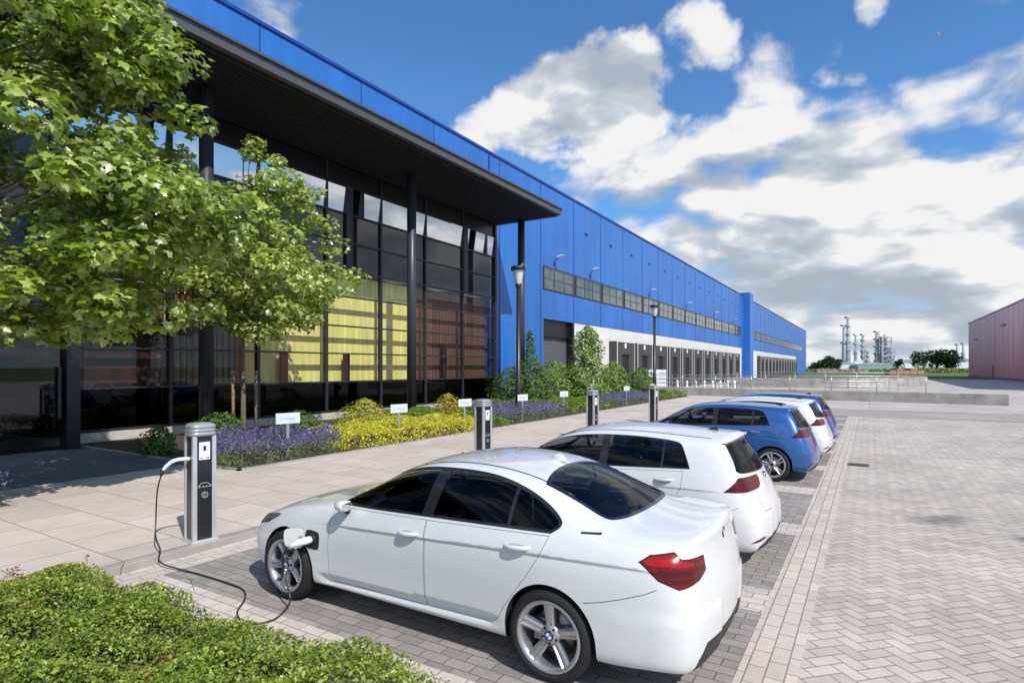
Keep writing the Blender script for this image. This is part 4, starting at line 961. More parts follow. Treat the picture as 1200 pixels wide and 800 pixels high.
# ---------------------------------------------------------------- WAREHOUSES
M_DOCK = simple('dock_grey', (.055, .053, .053), .7, var=.12); M_HOLE = simple('dock_black', (.008, .008, .009), .8); M_SHUT = simple('shutter_grey', (.10, .10, .105), .55, var=.08)
M_EDGE = simple('pale_edge', (.6, .6, .6), .6)
M_WINF = simple('window_frame_grey', (.06, .075, .09), .5)
M_WPANE = glassmat('warehouse_glass', (.75, .8, .78), .06, vary=.003); M_WBACK = simple('room_grey', (.12, .145, .15), .8, var=.55, scale=.9)
def base_at(parent): return Matrix.Translation(-Vector(parent.location))
def warehouse(name, label, y0, y1, ztop, win, white, docks, seams, loc):
    W = empty(name, loc); tag(W, label, 'building')
    def wb(mb, nm, mat, **k): o = mb.build(nm, mat, **k); o.parent = W; o.matrix_parent_inverse = base_at(W); return o
    m = MB(); m.box(-60, -19, y0, y1, white[2] if white else 0, ztop)
    if white:
        m.box(-60, -19, y0, white[0] - 4.9 if docks[1] == 11 else white[0], 0, white[2]); m.box(-60, -19, white[1], y1, 0, white[2])
    wb(m, 'cladding_wall', M_BLUEC)
    for y in seams: m = MB(); m.box(-18.997, -18.985, y - .035, y + .035, white[2] if white[0] - 5 < y < white[1] else .05, ztop - .1); wb(m, 'cladding_joint', M_BLUED)
    m = MB(); m.box(-60, -18.92, y0, y1, ztop, ztop + .13); wb(m, 'roof_trim', bpy.data.materials['blue_trim'])
    if white: m = MB(); m.box(-60, -19.02, white[0], white[1], 0, white[2]); wb(m, 'concrete_wall', M_WALLW)
    if win:
        a, b, z0, z1, wlen, pitch = win; k = 0; y = a
        while y + wlen < b + .2:
            f = MB(); T = .07
            f.box(-19.0, -18.95, y, y + wlen, z0, z0 + T); f.box(-19.0, -18.95, y, y + wlen, z1 - T, z1 + .02); f.box(-18.998, -18.96, y, y + wlen, (z0 + z1) / 2 - .03, (z0 + z1) / 2 + .03)
            for q in range(4): yy = y + (wlen - T) * q / 3; f.box(-18.999, -18.952, yy, yy + T, z0 + T, z1 - T)
            fo = wb(f, 'window', M_WINF)
            p = MB(); p.add([(-18.975, y, z0), (-18.975, y + wlen, z0), (-18.975, y + wlen, z1), (-18.975, y, z1)], [(0, 1, 2, 3)]); po = p.build('pane', M_WPANE, fixn=False); po.parent = fo
            p = MB(); p.add([(-18.99, y, z0), (-18.99, y + wlen, z0), (-18.99, y + wlen, z1), (-18.99, y, z1)], [(0, 1, 2, 3)]); po = p.build('blind', M_WBACK, fixn=False); po.parent = fo
            y += pitch
        m = MB(); m.box(-18.998, -18.992, a - .1, b, z0 - .07, z1 + .09); wb(m, 'window_band', M_DKMET)
    ys, nd, pitch, dw = docks
    proto = None
    for i in range(nd):
        if proto is None:
            m = MB(); m.box(0, .72, 0, dw, 3.3, 4.42); m.box(0, .72, 0, .85, 0, 3.3); m.box(0, .72, dw - .95, dw, 0, 3.3)
            m.box(.0, .70, .95, 1.35, 0, 3.28); m.box(0, .70, dw - 1.35, dw - 1.05, 0, 3.28)
            proto = m.build('dock_shelter', M_DOCK)
            m = MB(); m.box(.02, .60, 1.35, dw - 1.35, 0, 3.27); m.build('dock_dark_opening', M_HOLE, proto)  # black block, the dark inside of the dock opening put into its colour
            m = MB(); m.box(.72, .76, .0, .10, 0, 4.42); m.box(.72, .76, dw - .08, dw, 0, 4.42); m.box(.722, .75, .10, dw - .08, 4.36, 4.42); m.box(.72, .745, .95, 1.03, .2, 1.3); m.box(.72, .745, dw - 1.18, dw - 1.1, .2, 1.3); m.build('edge_trim', M_EDGE, proto)
            m = MB(); m.box(.72, .74, dw * .42, dw * .42 + .42, 3.86, 4.28); m.build('number_board', M_WHITEP, proto)
            m = MB(); m.box(.2, .95, 1.0, dw - 1.1, .0, 1.05); m.build('dock_leveller', simple('dock_steel', (.06, .06, .065), .6), proto)
            d = proto
        else: d = copy_tree(proto)
        d.parent = W; d.matrix_parent_inverse = base_at(W); d.location = (-19.02, ys + i * pitch, 0)
    return W, wb
seamA = [29.62] + [34.78 + 5.15 * k for k in range(15)]
W1, wb1 = warehouse('warehouse', 'long blue warehouse between the glazed office and the tall blue pier', 28.56, 109.2, 14.7,
                    (35.2, 107.2, 7.56, 9.08, 4.65, 5.15), (40.1, 107.6, 5.52), (47.0, 11, 5.09, 4.35), seamA, (-19, 60, 0))
m = MB(); m.box(-20, -19.55, 35.25, 39.8, 1.9, 4.35); m.box(-20, -19.5, 35.2, 40.1, 0, 1.9); wb1(m, 'roller_door', M_SHUT)
m = MB(); m.box(-20, -19.3, 35.2, 40.1, 4.35, 5.52); m.box(-19.9, -19.0, 39.8, 40.09, 0, 5.5); wb1(m, 'gate_head', M_BLKPAN)
m = MB(); m.box(-20.2, -19.02, 28.9, 35.2, 0, 5.5); wb1(m, 'cladding_return', M_BLUEC)
for y in (36.7, 42.9, 57.5, 71.5, 86, 100):
    l = MB(); l.tube([(-18.99, y, 9.3), (-18.88, y, 9.7), (-18.65, y + .03, 9.92)], .03, 6); o = wb1(l, 'wall_lamp', M_DKMET)
    l = MB(); l.prism([(-18.72, 9.86), (-18.25, 9.96), (-18.2, 10.02), (-18.35, 10.06), (-18.68, 9.98)], y - .14, y + .18, axis='y'); q = l.build('lamp_head', simple('lamp_head_white', (.7, .7, .72), .4), bevel=.03); q.parent = o
m = MB()
for y in (42.2 + 5.15 * k for k in range(13)): m.box(-18.99, -18.93, y - .18, y + .22, 12.55, 12.68)
wb1(m, 'vent_slots', M_BLKPAN)
pier = MB(); pier.box(-60, -17.9, 109.2, 112.8, 0, 15.3); wb1(pier, 'pier', M_BLUEC)
W2, wb2 = warehouse('warehouse', 'farther blue warehouse beyond the tall blue pier, smaller in view', 112.8, 229, 14.7,
                    (115, 214, 7.5, 9.0, 6.6, 7.0), (113.6, 195.5, 5.4), (124, 13, 5.35, 4.6), [118 + 5.2 * k for k in range(21)], (-19, 170, 0))
# maroon shed on the right
M_RED = simple('maroon_cladding', (.5, .2, .21), .5)
def redmat():
    m, nt, b = new_mat('faded_red_cladding'); co = objco(nt); X, Y, Z = sep(nt, co)
    streak = noise(nt, comb(nt, mth(nt, 'MULTIPLY', Y, .9), mth(nt, 'MULTIPLY', Z, .06), X), 1., 6, .6).outputs[0]
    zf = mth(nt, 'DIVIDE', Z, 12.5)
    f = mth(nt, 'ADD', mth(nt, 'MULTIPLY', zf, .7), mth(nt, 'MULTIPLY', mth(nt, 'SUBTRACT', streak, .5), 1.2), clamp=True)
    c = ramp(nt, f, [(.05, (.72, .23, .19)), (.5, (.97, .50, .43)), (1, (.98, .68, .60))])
    g = mth(nt, 'PINGPONG', mth(nt, 'ADD', Y, 100.), 2.0); ln = mth(nt, 'LESS_THAN', g, .10); c = mixc(nt, mth(nt, 'MULTIPLY', ln, .5), c, (.30, .13, .14))
    nt.links.new(c, b.inputs['Base Color']); b.inputs['Roughness'].default_value = .6
    bump(nt, b, mth(nt, 'SINE', mth(nt, 'MULTIPLY', Y, 16.)), .5, .02); return m
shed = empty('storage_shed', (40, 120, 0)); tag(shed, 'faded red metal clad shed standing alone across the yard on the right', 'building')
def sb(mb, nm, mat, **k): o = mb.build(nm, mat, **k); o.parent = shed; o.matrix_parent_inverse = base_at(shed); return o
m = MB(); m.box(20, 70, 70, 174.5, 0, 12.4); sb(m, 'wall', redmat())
m = MB(); m.box(19.9, 70.1, 69.9, 174.6, 12.4, 12.62); sb(m, 'roof_trim', simple('red_trim', (.4, .13, .14), .5))
m = MB(); m.box(19.93, 19.99, 141.8, 143.0, 0, 2.6); sb(m, 'door', simple('shed_door_dark', (.10, .03, .035), .5))
m = MB(); m.box(19.9, 19.99, 130, 134, 9.35, 9.7); m.box(19.9, 19.99, 161, 165, 8.2, 8.4); sb(m, 'vent', simple('shed_vent', (.16, .06, .065), .5))
m = MB(); m.box(19.9, 19.985, 70, 174, 0, .35); sb(m, 'skirting', M_DKMET)
# ================================================================ STREET FURNITURE
G_CH = 'charging posts along the kerb'
M_POSTK = simple('post_black', (.018, .018, .02), .35, coat=.2); M_ALU = simple('brushed_aluminium', (.62, .64, .65), .4, metal=.5, var=.06); M_CAPG = simple('cap_grey', (.36, .38, .39), .4, metal=.3)
M_MARK = simple('light_print', (.6, .6, .6), .5)
def charger(loc, label, rz=0, first=None):
    if first is not None:
        r = copy_tree(first); r.location = loc; r.rotation_euler = (0, 0, rz); r['label'] = label; return r
    r = empty('charging_post', loc, rz); tag(r, label, 'charging post', G_CH)
    w = .135
    m = MB(); m.box(-w + .012, w - .012, -w + .012, w - .012, .02, 1.27); m.build('body', M_POSTK, r)
    m = MB(); m.box(-w - .03, w + .03, -w - .03, w + .03, 0, .02)
    for i in range(1): m.box(-w - .01, w + .01, -w - .01, w + .01, .02, .035)
    m.build('base_plate', M_ALU, r)
    for sx, sy in ((1, 1), (1, -1), (-1, 1), (-1, -1)):
        m = MB(); m.box(sx * w - (.05 if sx > 0 else 0), sx * w + (0 if sx > 0 else .05), sy * w - (.05 if sy > 0 else 0), sy * w + (0 if sy > 0 else .05), .035, 1.27); m.build('corner_rail', M_ALU, r, bevel=.006)
    m = MB(); n = 32; rows = []
    prof = [(.95, 1.27), (1.06, 1.272), (1.06, 1.31), (1.02, 1.314), (1.02, 1.322), (1.06, 1.326), (1.06, 1.35), (1.02, 1.354), (1.02, 1.362), (1.06, 1.366), (1.06, 1.39), (1.0, 1.405), (.8, 1.42), (.4, 1.428), (.001, 1.43)]
    vs = []
    for (q, z) in prof:
        for k in range(n):
            a = 2 * PI * k / n; c, s_ = math.cos(a), math.sin(a); e = .45; vs.append((q * w * 1.02 * math.copysign(abs(c) ** e, c), q * w * 1.02 * math.copysign(abs(s_) ** e, s_), z))
    m.add(vs, [(i * n + k, i * n + (k + 1) % n, (i + 1) * n + (k + 1) % n, (i + 1) * n + k) for i in range(len(prof) - 1) for k in range(n)], 0, True); m.build('cap', M_CAPG, r)
    for s_ in (1, -1):                      # notices, black squares and printed marks on the two faces towards the bays and the footway
        f = s_ * (w - .0115)
        m = MB(); m.box(min(f, f + s_ * .003), max(f, f + s_ * .003), -.062, .062, .99, 1.20)
        lab = m.build('notice', M_WHITEP, r)
        m = MB(); g = f + s_ * .0035
        m.box(min(g, g + s_ * .001), max(g, g + s_ * .001), -.014, .018, 1.095, 1.155)
        for (a, b) in ((-.05, -.035), (-.028, -.015), (.012, .026), (.034, .05)): m.box(min(g, g + s_ * .001), max(g, g + s_ * .001), a, b, 1.005, 1.018)
        m.build('notice_print', M_POSTK, lab)
        # car outline mark above a round plug mark
        m = MB(); P = lambda y, z: (f + s_ * .002, y * s_ * 1.35, .64 + (z - .64) * 1.35)
        m.tube([P(-.055, .655), P(-.045, .672), P(-.03, .690), P(.022, .692), P(.042, .676), P(.058, .668), P(.056, .655)], .0028, 5)
        for a, b in ((-.05, -.028), (-.018, .0), (.008, .028), (.034, .055)): m.tube([P(a, .652), P((a + b) / 2, .664), P(b, .654)], .004, 5)
        ring = [P(.003 + .026 * math.cos(a), .585 + .026 * math.sin(a)) for a in np.linspace(0, 2 * PI, 22)]; m.tube(ring, .0028, 5, cap=False)
        m.tube([P(-.012, .583), P(.004, .596), P(.020, .588)], .0035, 5); m.tube([P(-.010, .572), P(.014, .572)], .003, 5)
        m.build('logo_print', M_MARK, r)
    for s_ in (1, -1):
        m = MB(); m.lathe([(.001, s_ * .0), (.035, s_ * .0), (.037, s_ * -.01)], (0, s_ * (w - .009), .99), 'y', 18); m.build('socket', M_PLAST, r)
    return r
CHX = -6.95
c0 = charger((CHX, 4.09, .1), 'nearest black charging post, with a white plug and cable in its side', rad(-9))
for y, lb in ((10.2, 'second charging post from the camera, seen over the roof of the white saloon'), (15.9, 'third charging post from the camera, above the roof of the white hatchback'), (21.6, 'farthest of the four charging posts, below the second street lamp')):
    charger((CHX, y, .1), lb, rad(-9), c0)
# charging cable : thing with two plugs
cab = empty('charging_cable', (-6.6, 3.3, 0)); tag(cab, 'thin black charging cable looping from the nearest charging post to the white saloon', 'cable')
def cb(mb, nm, mat, **k): o = mb.build(nm, mat, **k); o.parent = cab; o.matrix_parent_inverse = base_at(cab); return o
def cr(pts, n=10):
    out = []
    for i in range(len(pts) - 1):
        p0 = Vector(pts[max(0, i - 1)]); p1 = Vector(pts[i]); p2 = Vector(pts[i + 1]); p3 = Vector(pts[min(len(pts) - 1, i + 2)])
        for k in range(n):
            t = k / n; out.append(.5 * (2 * p1 + (p2 - p0) * t + (2 * p0 - 5 * p1 + 4 * p2 - p3) * t * t + (3 * p1 - p0 - 3 * p2 + p3) * t ** 3))
    out.append(Vector(pts[-1])); return out
sx, sy = CHX - .02, 4.09 - .14
G = lambda u, v, z=.018: (*gp(u, v, z), z)
pa = (sx - .03, sy - .005, 1.08); 
wh = [(sx + .01, sy + .02, 1.10), (sx - .02, sy - .08, 1.105), (sx - .06, sy - .15, 1.085), (sx - .10, sy - .20, 1.03), (sx - .115, sy - .225, .99)]
m = MB(); m.tube(cr(wh, 5), [.022] * 16 + [.019] * 5, 12); cb(m, 'plug', M_WHITEP)
m = MB(); m.tube([wh[-1], (sx - .125, sy - .24, .955), (sx - .13, sy - .245, .92)], [.02, .024, .012], 10); cb(m, 'plug_collar', M_PLAST)
port = Vector((-5.5 + 1.145, 4.5 - .895, .625))
path = [(sx - .13, sy - .245, .92), (sx - .16, sy - .27, .75), (sx - .13, sy - .30, .48), (sx - .02, sy - .36, .26), (-6.80, 3.54, .15), (-6.62, 3.46, .055), G(232, 672), G(262, 681), G(284, 690), G(287, 701), G(279, 714), G(279, 722), G(288, 730), G(304, 730), G(322, 725), G(334, 714), G(340, 700, .12), (-4.62, 3.50, .33), (-4.55, 3.44, .50), (port.x - .19, port.y - .142, .50)]
m = MB(); m.tube(cr(path, 8), .0085, 8); cb(m, 'cable', M_POSTK)
m = MB(); m.tube([port + Vector((-.135, -.128, -.062)), port + Vector((-.165, -.14, -.085)), port + Vector((-.19, -.142, -.125))], [.022, .02, .012], 10); cb(m, 'plug_collar', M_PLAST)
m = MB(); m.box(port.x - .075, port.x - .03, port.y - .085, port.y - .05, port.z + .022, port.z + .038); cb(m, 'latch', M_CAPG)
m = MB(); m.tube([port + Vector((.0, .03, 0)), port + Vector((-.01, -.05, 0)), port + Vector((-.05, -.10, -.015)), port + Vector((-.11, -.125, -.04)), port + Vector((-.14, -.13, -.065))], [.033, .034, .03, .024, .02], 14); cb(m, 'plug', M_WHITEP)
# small signs in the bed
M_SIGNP = simple('faint_blue_print', (.32, .48, .62), .6)
def small_sign(first, loc, label, h=.78, rz=0):
    if first:
        r = copy_tree(first); r.location = loc; r.rotation_euler = (0, 0, rz); r['label'] = label; return r
    r = empty('bay_sign', loc, rz); tag(r, label, 'sign', 'white bay signs along the planting bed')
    m = MB(); m.box(-.008, .008, -.29, .29, h, h + .25); m.build('board', simple('sign_white', (.62, .64, .66), .5), r, bevel=.004)
    m = MB(); m.box(-.03, -.008, -.035, .035, 0, h + .1); m.build('post', M_STEEL, r)
    m = MB(); xs = -.17
    for k, wd in enumerate((.03, .022, .028, .02, .03, .024, .026, .022, .03)): m.box(.0085, .0095, xs, xs + wd, h + .09 + (.01 if k % 3 == 1 else 0), h + .145); xs += wd + .012
    m.build('lettering', M_SIGNP, r); return r
sg0 = None
for i, (y, lb) in enumerate(((8.85, 'white bay sign rising out of the nearest lavender'), (12.6, 'white bay sign at the back of the yellow ground cover'), (15.8, 'white bay sign between the small yellow bush and the second charging post'), (19.6, 'white bay sign beside the first street lamp post, over the middle lavender'),
                              (23.2, 'white bay sign in front of the cone shaped shrubs'), (31.0, 'white bay sign in front of the low round bush'), (35.5, 'farthest white bay sign, beside the grey container'))):
    o = small_sign(sg0, (-11.5, y, .11), lb, rz=rad(-12)); sg0 = sg0 or o
# street lamps
def lamp(first, loc, label):
    if first: r = copy_tree(first); r.location = loc; r['label'] = label; return r
    r = empty('street_lamp', loc); tag(r, label, 'street lamp', 'black street lamps in the planting bed')
    m = MB(); m.tube([(0, 0, 0), (0, 0, 1.4), (0, 0, 1.45), (0, 0, 5.55)], [.135, .13, .10, .085], 20); m.build('pole', M_POSTK, r)
    m = MB(); m.lathe([(.07, 5.5), (.13, 5.56), (.13, 5.68), (.10, 5.72)], n=20); m.build('collar', M_POSTK, r)
    m = MB(); m.lathe([(.11, 5.7), (.25, 6.28)], n=24); m.build('lamp_shade', simple('frosted_lamp_glass', (.62, .65, .66), .15, coat=.6), r, fixn=False)
    m = MB(); m.lathe([(.001, 5.7), (.06, 5.7), (.09, 5.9), (.04, 6.1), (.02, 6.28)], n=16); m.build('reflector', M_EDGE, r)
    m = MB(); m.lathe([(.25, 6.27), (.32, 6.28), (.33, 6.42), (.30, 6.45), (.001, 6.47)], n=24); m.build('lamp_cap', M_POSTK, r)
    return r
l0 = lamp(None, (-12.98, 21.75, .1), 'black street lamp in the middle lavender, in front of the second facade column'); lamp(l0, (-12.9, 40.3, .1), 'black street lamp farther off, in front of the dock shelters')
# yard: low walls, railings, bollards, container, cabinet
M_LCONC2 = simple('darker_concrete', (.20, .18, .155), .9, var=.3, scale=1.2)
def wallthing(nm, label, pts, h, th):
    m = MB()
    for (a, b) in zip(pts[:-1], pts[1:]):
        A, B_ = Vector(a), Vector(b); d = (B_ - A).normalized(); n = Vector((-d.y, d.x)) * th / 2
        m.prism([tuple(A + n), tuple(B_ + n), tuple(B_ - n), tuple(A - n)][::-1], -.03, h)
    o = m.build(nm, M_LCONC, bevel=.02); tag(o, label, 'wall'); return o
wallthing('low_wall', 'long low weathered concrete wall across the yard, ending on the right before the shed', [(-15.5, 46.5), (6.9, 44.0)], .62, .5)
wallthing('low_wall', 'farther low concrete wall behind the railings, bending away at its right end', [(-14, 70), (-2, 71), (3.5, 78), (5.9, 88)], 1.0, .4)
def railing(label, pts, z0, h=1.05, sp=2.0, rail=3):
    m = MB(); P = [Vector((*p, 0)) for p in pts]; posts = []
    for zz in [z0 + h * (i + 1) / rail for i in range(rail)]: m.tube([p + Vector((0, 0, zz)) for p in P], .026, 6)
    o = m.build('railing', M_STEEL); tag(o, label, 'railing')
    m = MB()
    for a, b in zip(P[:-1], P[1:]):
        n = max(1, int((b - a).length / sp))
        for i in range(n + 1): q = a.lerp(b, i / n); m.tube([q + Vector((0, 0, z0 - .02)), q + Vector((0, 0, z0 + h))], .028, 6)
    m.build('railing_posts', M_STEEL, o); return o
railing('galvanised railing standing along the near low wall', [(-15.2, 46.6), (3.0, 44.5)], .6, 1.0, 2.4)
railing('galvanised railing with rounded corner close to the dock shelters', [(-17.5, 56), (-12.2, 56), (-11.5, 56.6), (-11.3, 58), (-11.3, 70)], 0, 1.15, 1.6)
railing('distant galvanised railing crossing the yard beyond the second wall', [(-11, 60), (1.5, 62.5), (2.2, 63.5)], 0.1, 1.6, 2.4)
b0 = None
for i in range(8):
    u = 794 + i * 11.3 - i * i * .25; x, y = gp(u, 457.3)
    if b0 is None:
        m = MB(); m.lathe([(.10, -.03), (.10, .86), (.08, .92), (.001, .94)], n=14); b0 = m.build('bollard', M_WHITEP); tag(b0, 'short white round bollard in the row before the dock shelters', 'bollard', 'white bollards before the docks'); o = b0
    else: o = b0.copy(); COL.objects.link(o)
    o.location = (x, y, 0)
xc, yc = gp(742, 456); t = empty('waste_container', (xc, yc, 0), rad(5)); tag(t, 'grey steel waste container standing behind the round bush', 'container')
m = MB(); m.prism([(-1.5, .2), (1.5, .2), (1.6, 1.75), (-1.6, 1.75)], -.9, .9, axis='y'); m.build('body', simple('container_grey', (.33, .36, .42), .5), t, bevel=.03)
m = MB(); m.box(-1.66, 1.66, -.96, .96, 1.75, 1.86); m.build('rim', M_EDGE, t)
m = MB()
for k in range(6): x = -1.3 + .52 * k; m.box(x - .03, x + .03, -.96, -.9, .25, 1.75)
m.build('ribs', M_EDGE, t)
xc, yc = gp(770, 456.5); t = empty('equipment_cabinet', (xc, yc, 0), rad(20)); tag(t, 'white louvred cabinet standing in the yard behind the farther street lamp', 'cabinet')
m = MB(); m.box(-.85, .85, -.4, .4, .05, 1.95); m.build('body', M_WHITEP, t, bevel=.02)
m = MB()
for z in (.4, .7, 1.0, 1.3, 1.6):
    for x in (-.45, .45): m.box(x - .3, x + .3, -.415, -.40, z, z + .05)
m.build('louvres', simple('louvre_grey', (.3, .33, .36), .5), t)
for (u, v, lb) in ((757, 458, 'white concrete block at the foot of the white cabinet'), (716, 455, 'pale concrete block beside the tall leafy shrub')):
    x, y = gp(u, v); m = MB(); m.prism([(-.7, 0), (.7, 0), (.55, .5), (-.55, .5)], -.35, .35, axis='y'); o = m.build('concrete_block', M_LCONC if 0 else simple('pale_concrete', (.6, .59, .56), .8), bevel=.03); o.location = (x, y, 0); tag(o, lb, 'block')
# gully grate
gx, gy = gp(1006, 544.5); m = MB(); m.box(-.21, .21, -.21, .21, 0, .006); o = m.build('drain_grate', M_BLKPAN); o.location = (gx, gy, .001); tag(o, 'dark iron drain grate set in the paving to the right of the bays', 'grate')
m2 = MB()
for i in range(6): m2.box(-.18, .18, -.17 + i * .06, -.145 + i * .06, .006, .012)
m2.build('bars', simple('worn_iron', (.10, .095, .09), .6), o)
# cars -----------------------------------------------------------------
sedan = build_sedan(); sedan.location = (-5.50, 4.5, 0); tag(sedan, 'white saloon in the nearest bay, charge flap open with a white plug inserted', 'car', 'cars parked along the kerb')
h1 = build_hatch(); h1.location = (-5.16, 7.40, 0); tag(h1, 'white hatchback parked directly beyond the white saloon', 'car', 'cars parked along the kerb')
def recolor(loc, label, mat, base=h1):
    c = copy_tree(base, None, {WHITE2: mat} if mat else None); c.location = loc; c['label'] = label; return c
recolor((-5.10, 13.08, 0), 'bright blue hatchback, nearer of the two blue cars', BLUE)
recolor((-5.00, 15.86, 0), 'white hatchback squeezed between the two blue cars', None)
recolor((-5.02, 18.75, 0), 'darker blue hatchback, farthest of the parked cars', BLUE2)
# ================================================================ VEGETATION
M_BARK = simple('bark', (.16, .125, .09), .9, var=.35, scale=14, bmp=.01); M_STAKE = simple('timber_stake', (.26, .19, .11), .85, var=.3, scale=10)
LM_MAPLE = leafmat('maple_leaves', [(.16, .23, .025), (.27, .35, .05), (.42, .50, .13), (.68, .74, .40)], .4, .30, .9, .9)
LM_MAPLE2 = leafmat('maple_leaves_dark', [(.11, .17, .018), (.20, .27, .035), (.32, .40, .08), (.60, .67, .34)], .38, .30, .9, 1.1)
def crown_points(clusters, per, sig):
    P = []; Nn = []
    for (c, r) in clusters:
        n = int(per * r); q = RNG.normal(0, 1, (n, 3)); q /= np.linalg.norm(q, axis=1, keepdims=True); rr = RNG.uniform(.35, 1, (n, 1)) ** .6 * r
        q2 = q * rr * np.array([1, 1, .62]); P.append(np.array(c) + q2); Nn.append(q * .55 + np.array([.25, -.1, .9]) + RNG.normal(0, .45, (n, 3)))
    return np.concatenate(P), np.concatenate(Nn)
def branches(mb, base, clusters, r0):
    for (c, r) in clusters[::3]:
        c = Vector(c); b = Vector(base); top = b.copy(); top.z = b.z + max(.3, (c.z - b.z) * .45); top.z = b.z + max(.3, (c.z - b.z) * random.uniform(.2, .75)); mid = top.lerp(c, .5) + Vector((random.uniform(-.35, .35), random.uniform(-.35, .35), random.uniform(-.1, .45)))
        mb.tube(cr([top, mid, c], 5), [r0 * (1 - .085 * k) for k in range(11)], 6)
def tree(name, label, loc, th, tr, clusters, per, size, mat, tmpl=(MAPLE_V, MAPLE_F), cat='tree', group=None, twig=.035, lean=(0, 0)):
    T = empty(name, loc); tag(T, label, cat, group); L = Vector(loc)
    m = MB(); top = max(c[0][2] for c in clusters) - .3 - loc[2]
    m.tube(cr([(0, 0, -.05), (lean[0] * .4, lean[1] * .4, th * .5), (lean[0], lean[1], th), (lean[0] * 1.2, lean[1] * 1.2, top)], 5), [tr * (1.15 if k == 0 else 1 - .055 * k) for k in range(16)], 10)
    cl = [((c[0] - L.x, c[1] - L.y, c[2] - L.z), r) for c, r in clusters]
    branches(m, (lean[0], lean[1], th * .85), cl, twig); m.build('trunk', M_BARK, T)
    P, Nn = crown_points(cl, per, 1); S = RNG.uniform(.75, 1.25, len(P)) * size
    V, F = scatter(P, Nn, S, *tmpl); np_mesh('crown', V, F, mat, T); return T
def clusters_in(cx, cy, cz, rx, ry, rz, n, r, cull=None, hollow=.35):
    out = []
    while len(out) < n:
        q = RNG.normal(0, 1, 3); q /= np.linalg.norm(q); q *= RNG.uniform(hollow, 1) ** .7
        p = (cx + q[0] * rx, cy + q[1] * ry, cz + q[2] * rz)
        if cull and not cull(p): continue
        out.append((p, r * RNG.uniform(.7, 1.25)))
    return out
# young maple with stakes in the bed (crown pear shaped)
tb = (-15.8, 10.6, .11)
cl = clusters_in(-15.3, 11.0, 4.9, 2.1, 3.15, 1.9, 108, .56, lambda p: p[0] > -18.0) + clusters_in(-15.4, 11.4, 6.9, 1.3, 1.7, 1.4, 26, .5) + clusters_in(-15.5, 11.1, 8.4, .4, .5, .7, 5, .36)
tree('maple_tree', 'slim young maple with a staked trunk, standing in front of the yellow lined windows', tb, 3.2, .085, cl, 190, .140, LM_MAPLE, cat='tree', group='maples before the facade')
# big maple whose crown fills the upper left
cl = clusters_in(-10.9, 3.6, 5.2, 2.7, 2.6, 3.4, 122, .54, lambda p: p[2] > 2.9, .4) + clusters_in(-10.3, 4.3, 7.2, 1.5, 1.2, 1.6, 26, .48, None, .5) + clusters_in(-9.6, 4.7, 4.4, 1.2, 1.6, .9, 26, .48) + clusters_in(-10.9, 3.5, 3.15, 2.2, 1.7, .45, 22, .46)
tree('maple_tree', 'large maple whose crown fills the top left corner, its trunk out of view', (-12.2, 2.3, .11), 2.9, .13, cl, 250, .142, LM_MAPLE2, cat='tree', group='maples before the facade')
for (dx, dy, nm) in ((-.42, -.05, 'nearer'), (-.12, .5, 'farther')):
    m = MB(); m.tube([(0, 0, 0), (0, 0, 2.0)], .045, 10); o = m.build('tree_stake', M_STAKE, None, (tb[0] + dx, tb[1] + dy, .1)); tag(o, ('left' if dx < -.3 else 'right') + ' round timber stake beside the young maple trunk', 'stake', 'stakes of the young maple')
m = MB(); m.tube([(0, 0, 0), (0, 0, .42)], .05, 10); xs, ys = gp(78, 522); o = m.build('timber_post', M_STAKE, None, (xs, ys, .1)); tag(o, 'short brown timber post at the edge of the entrance path', 'post')
# hedge-like shrubs : cones and balls
def shrub(name, label, loc, prof, n, size, cols, cat='shrub', group=None, stems=5, trans=.25):
    """prof: list of (z, radius)"""
    T = empty(name, loc); tag(T, label, cat, group); zs = [p[0] for p in prof]; rs = [p[1] for p in prof]
    z = RNG.uniform(zs[0], zs[-1], n * 3); r = np.interp(z, zs, rs); keep = RNG.uniform(0, max(rs), n * 3) < r; z = z[keep][:n]; r = r[keep][:n]
    a = RNG.uniform(0, 2 * PI, len(z)); lump = 1 + .18 * np.sin(a * 3 + z * 4) + .12 * np.sin(a * 7 - z * 6.3 + 1)
    q = RNG.uniform(.25, 1, len(z)) ** .5 * r * lump
    P = np.stack([q * np.cos(a), q * np.sin(a), z], 1); Nn = np.stack([np.cos(a), np.sin(a), np.full(len(a), .9)], 1) + RNG.normal(0, .5, P.shape)
    V, F = scatter(P, Nn, RNG.uniform(.7, 1.3, len(P)) * size, OVAL_V, OVAL_F)
    m = MB()
    for k in range(stems): an = 2 * PI * k / stems; m.tube([(0.05 * math.cos(an), .05 * math.sin(an), -.02), (.3 * max(rs) * math.cos(an), .3 * max(rs) * math.sin(an), zs[-1] * .6)], [.03, .01], 6)
    m.build('stems', M_BARK, T)
    np_mesh('foliage', V, F, leafmat(name + '_leaves', cols, trans, .5, .35, 2.5), T); return T
GD = [(.05, .10, .02), (.09, .17, .03), (.15, .24, .05)]; GL = [(.10, .17, .025), (.18, .27, .04), (.30, .38, .09)]
def px(u, v, z=.1): p = gp(u, v, z); return (p[0], p[1], z)
shrub('conical_shrub', 'dark green cone shaped shrub with thin top shoot, right of the first street lamp', (-16.3, 28.6, .1), [(0, .9), (.6, 1.45), (1.6, 1.15), (2.4, .6), (2.9, .28), (3.5, .25), (4.0, .2), (4.2, .03)], 5200, .13, GD)
shrub('conical_shrub', 'broad leafy shrub with a ragged light top before the white dock wall', (-15.2, 34.0, .1), [(0, .7), (.6, 1.6), (1.6, 1.4), (2.5, 1.0), (3.4, 1.0), (4.2, .7), (4.7, .15)], 5600, .17, GL)
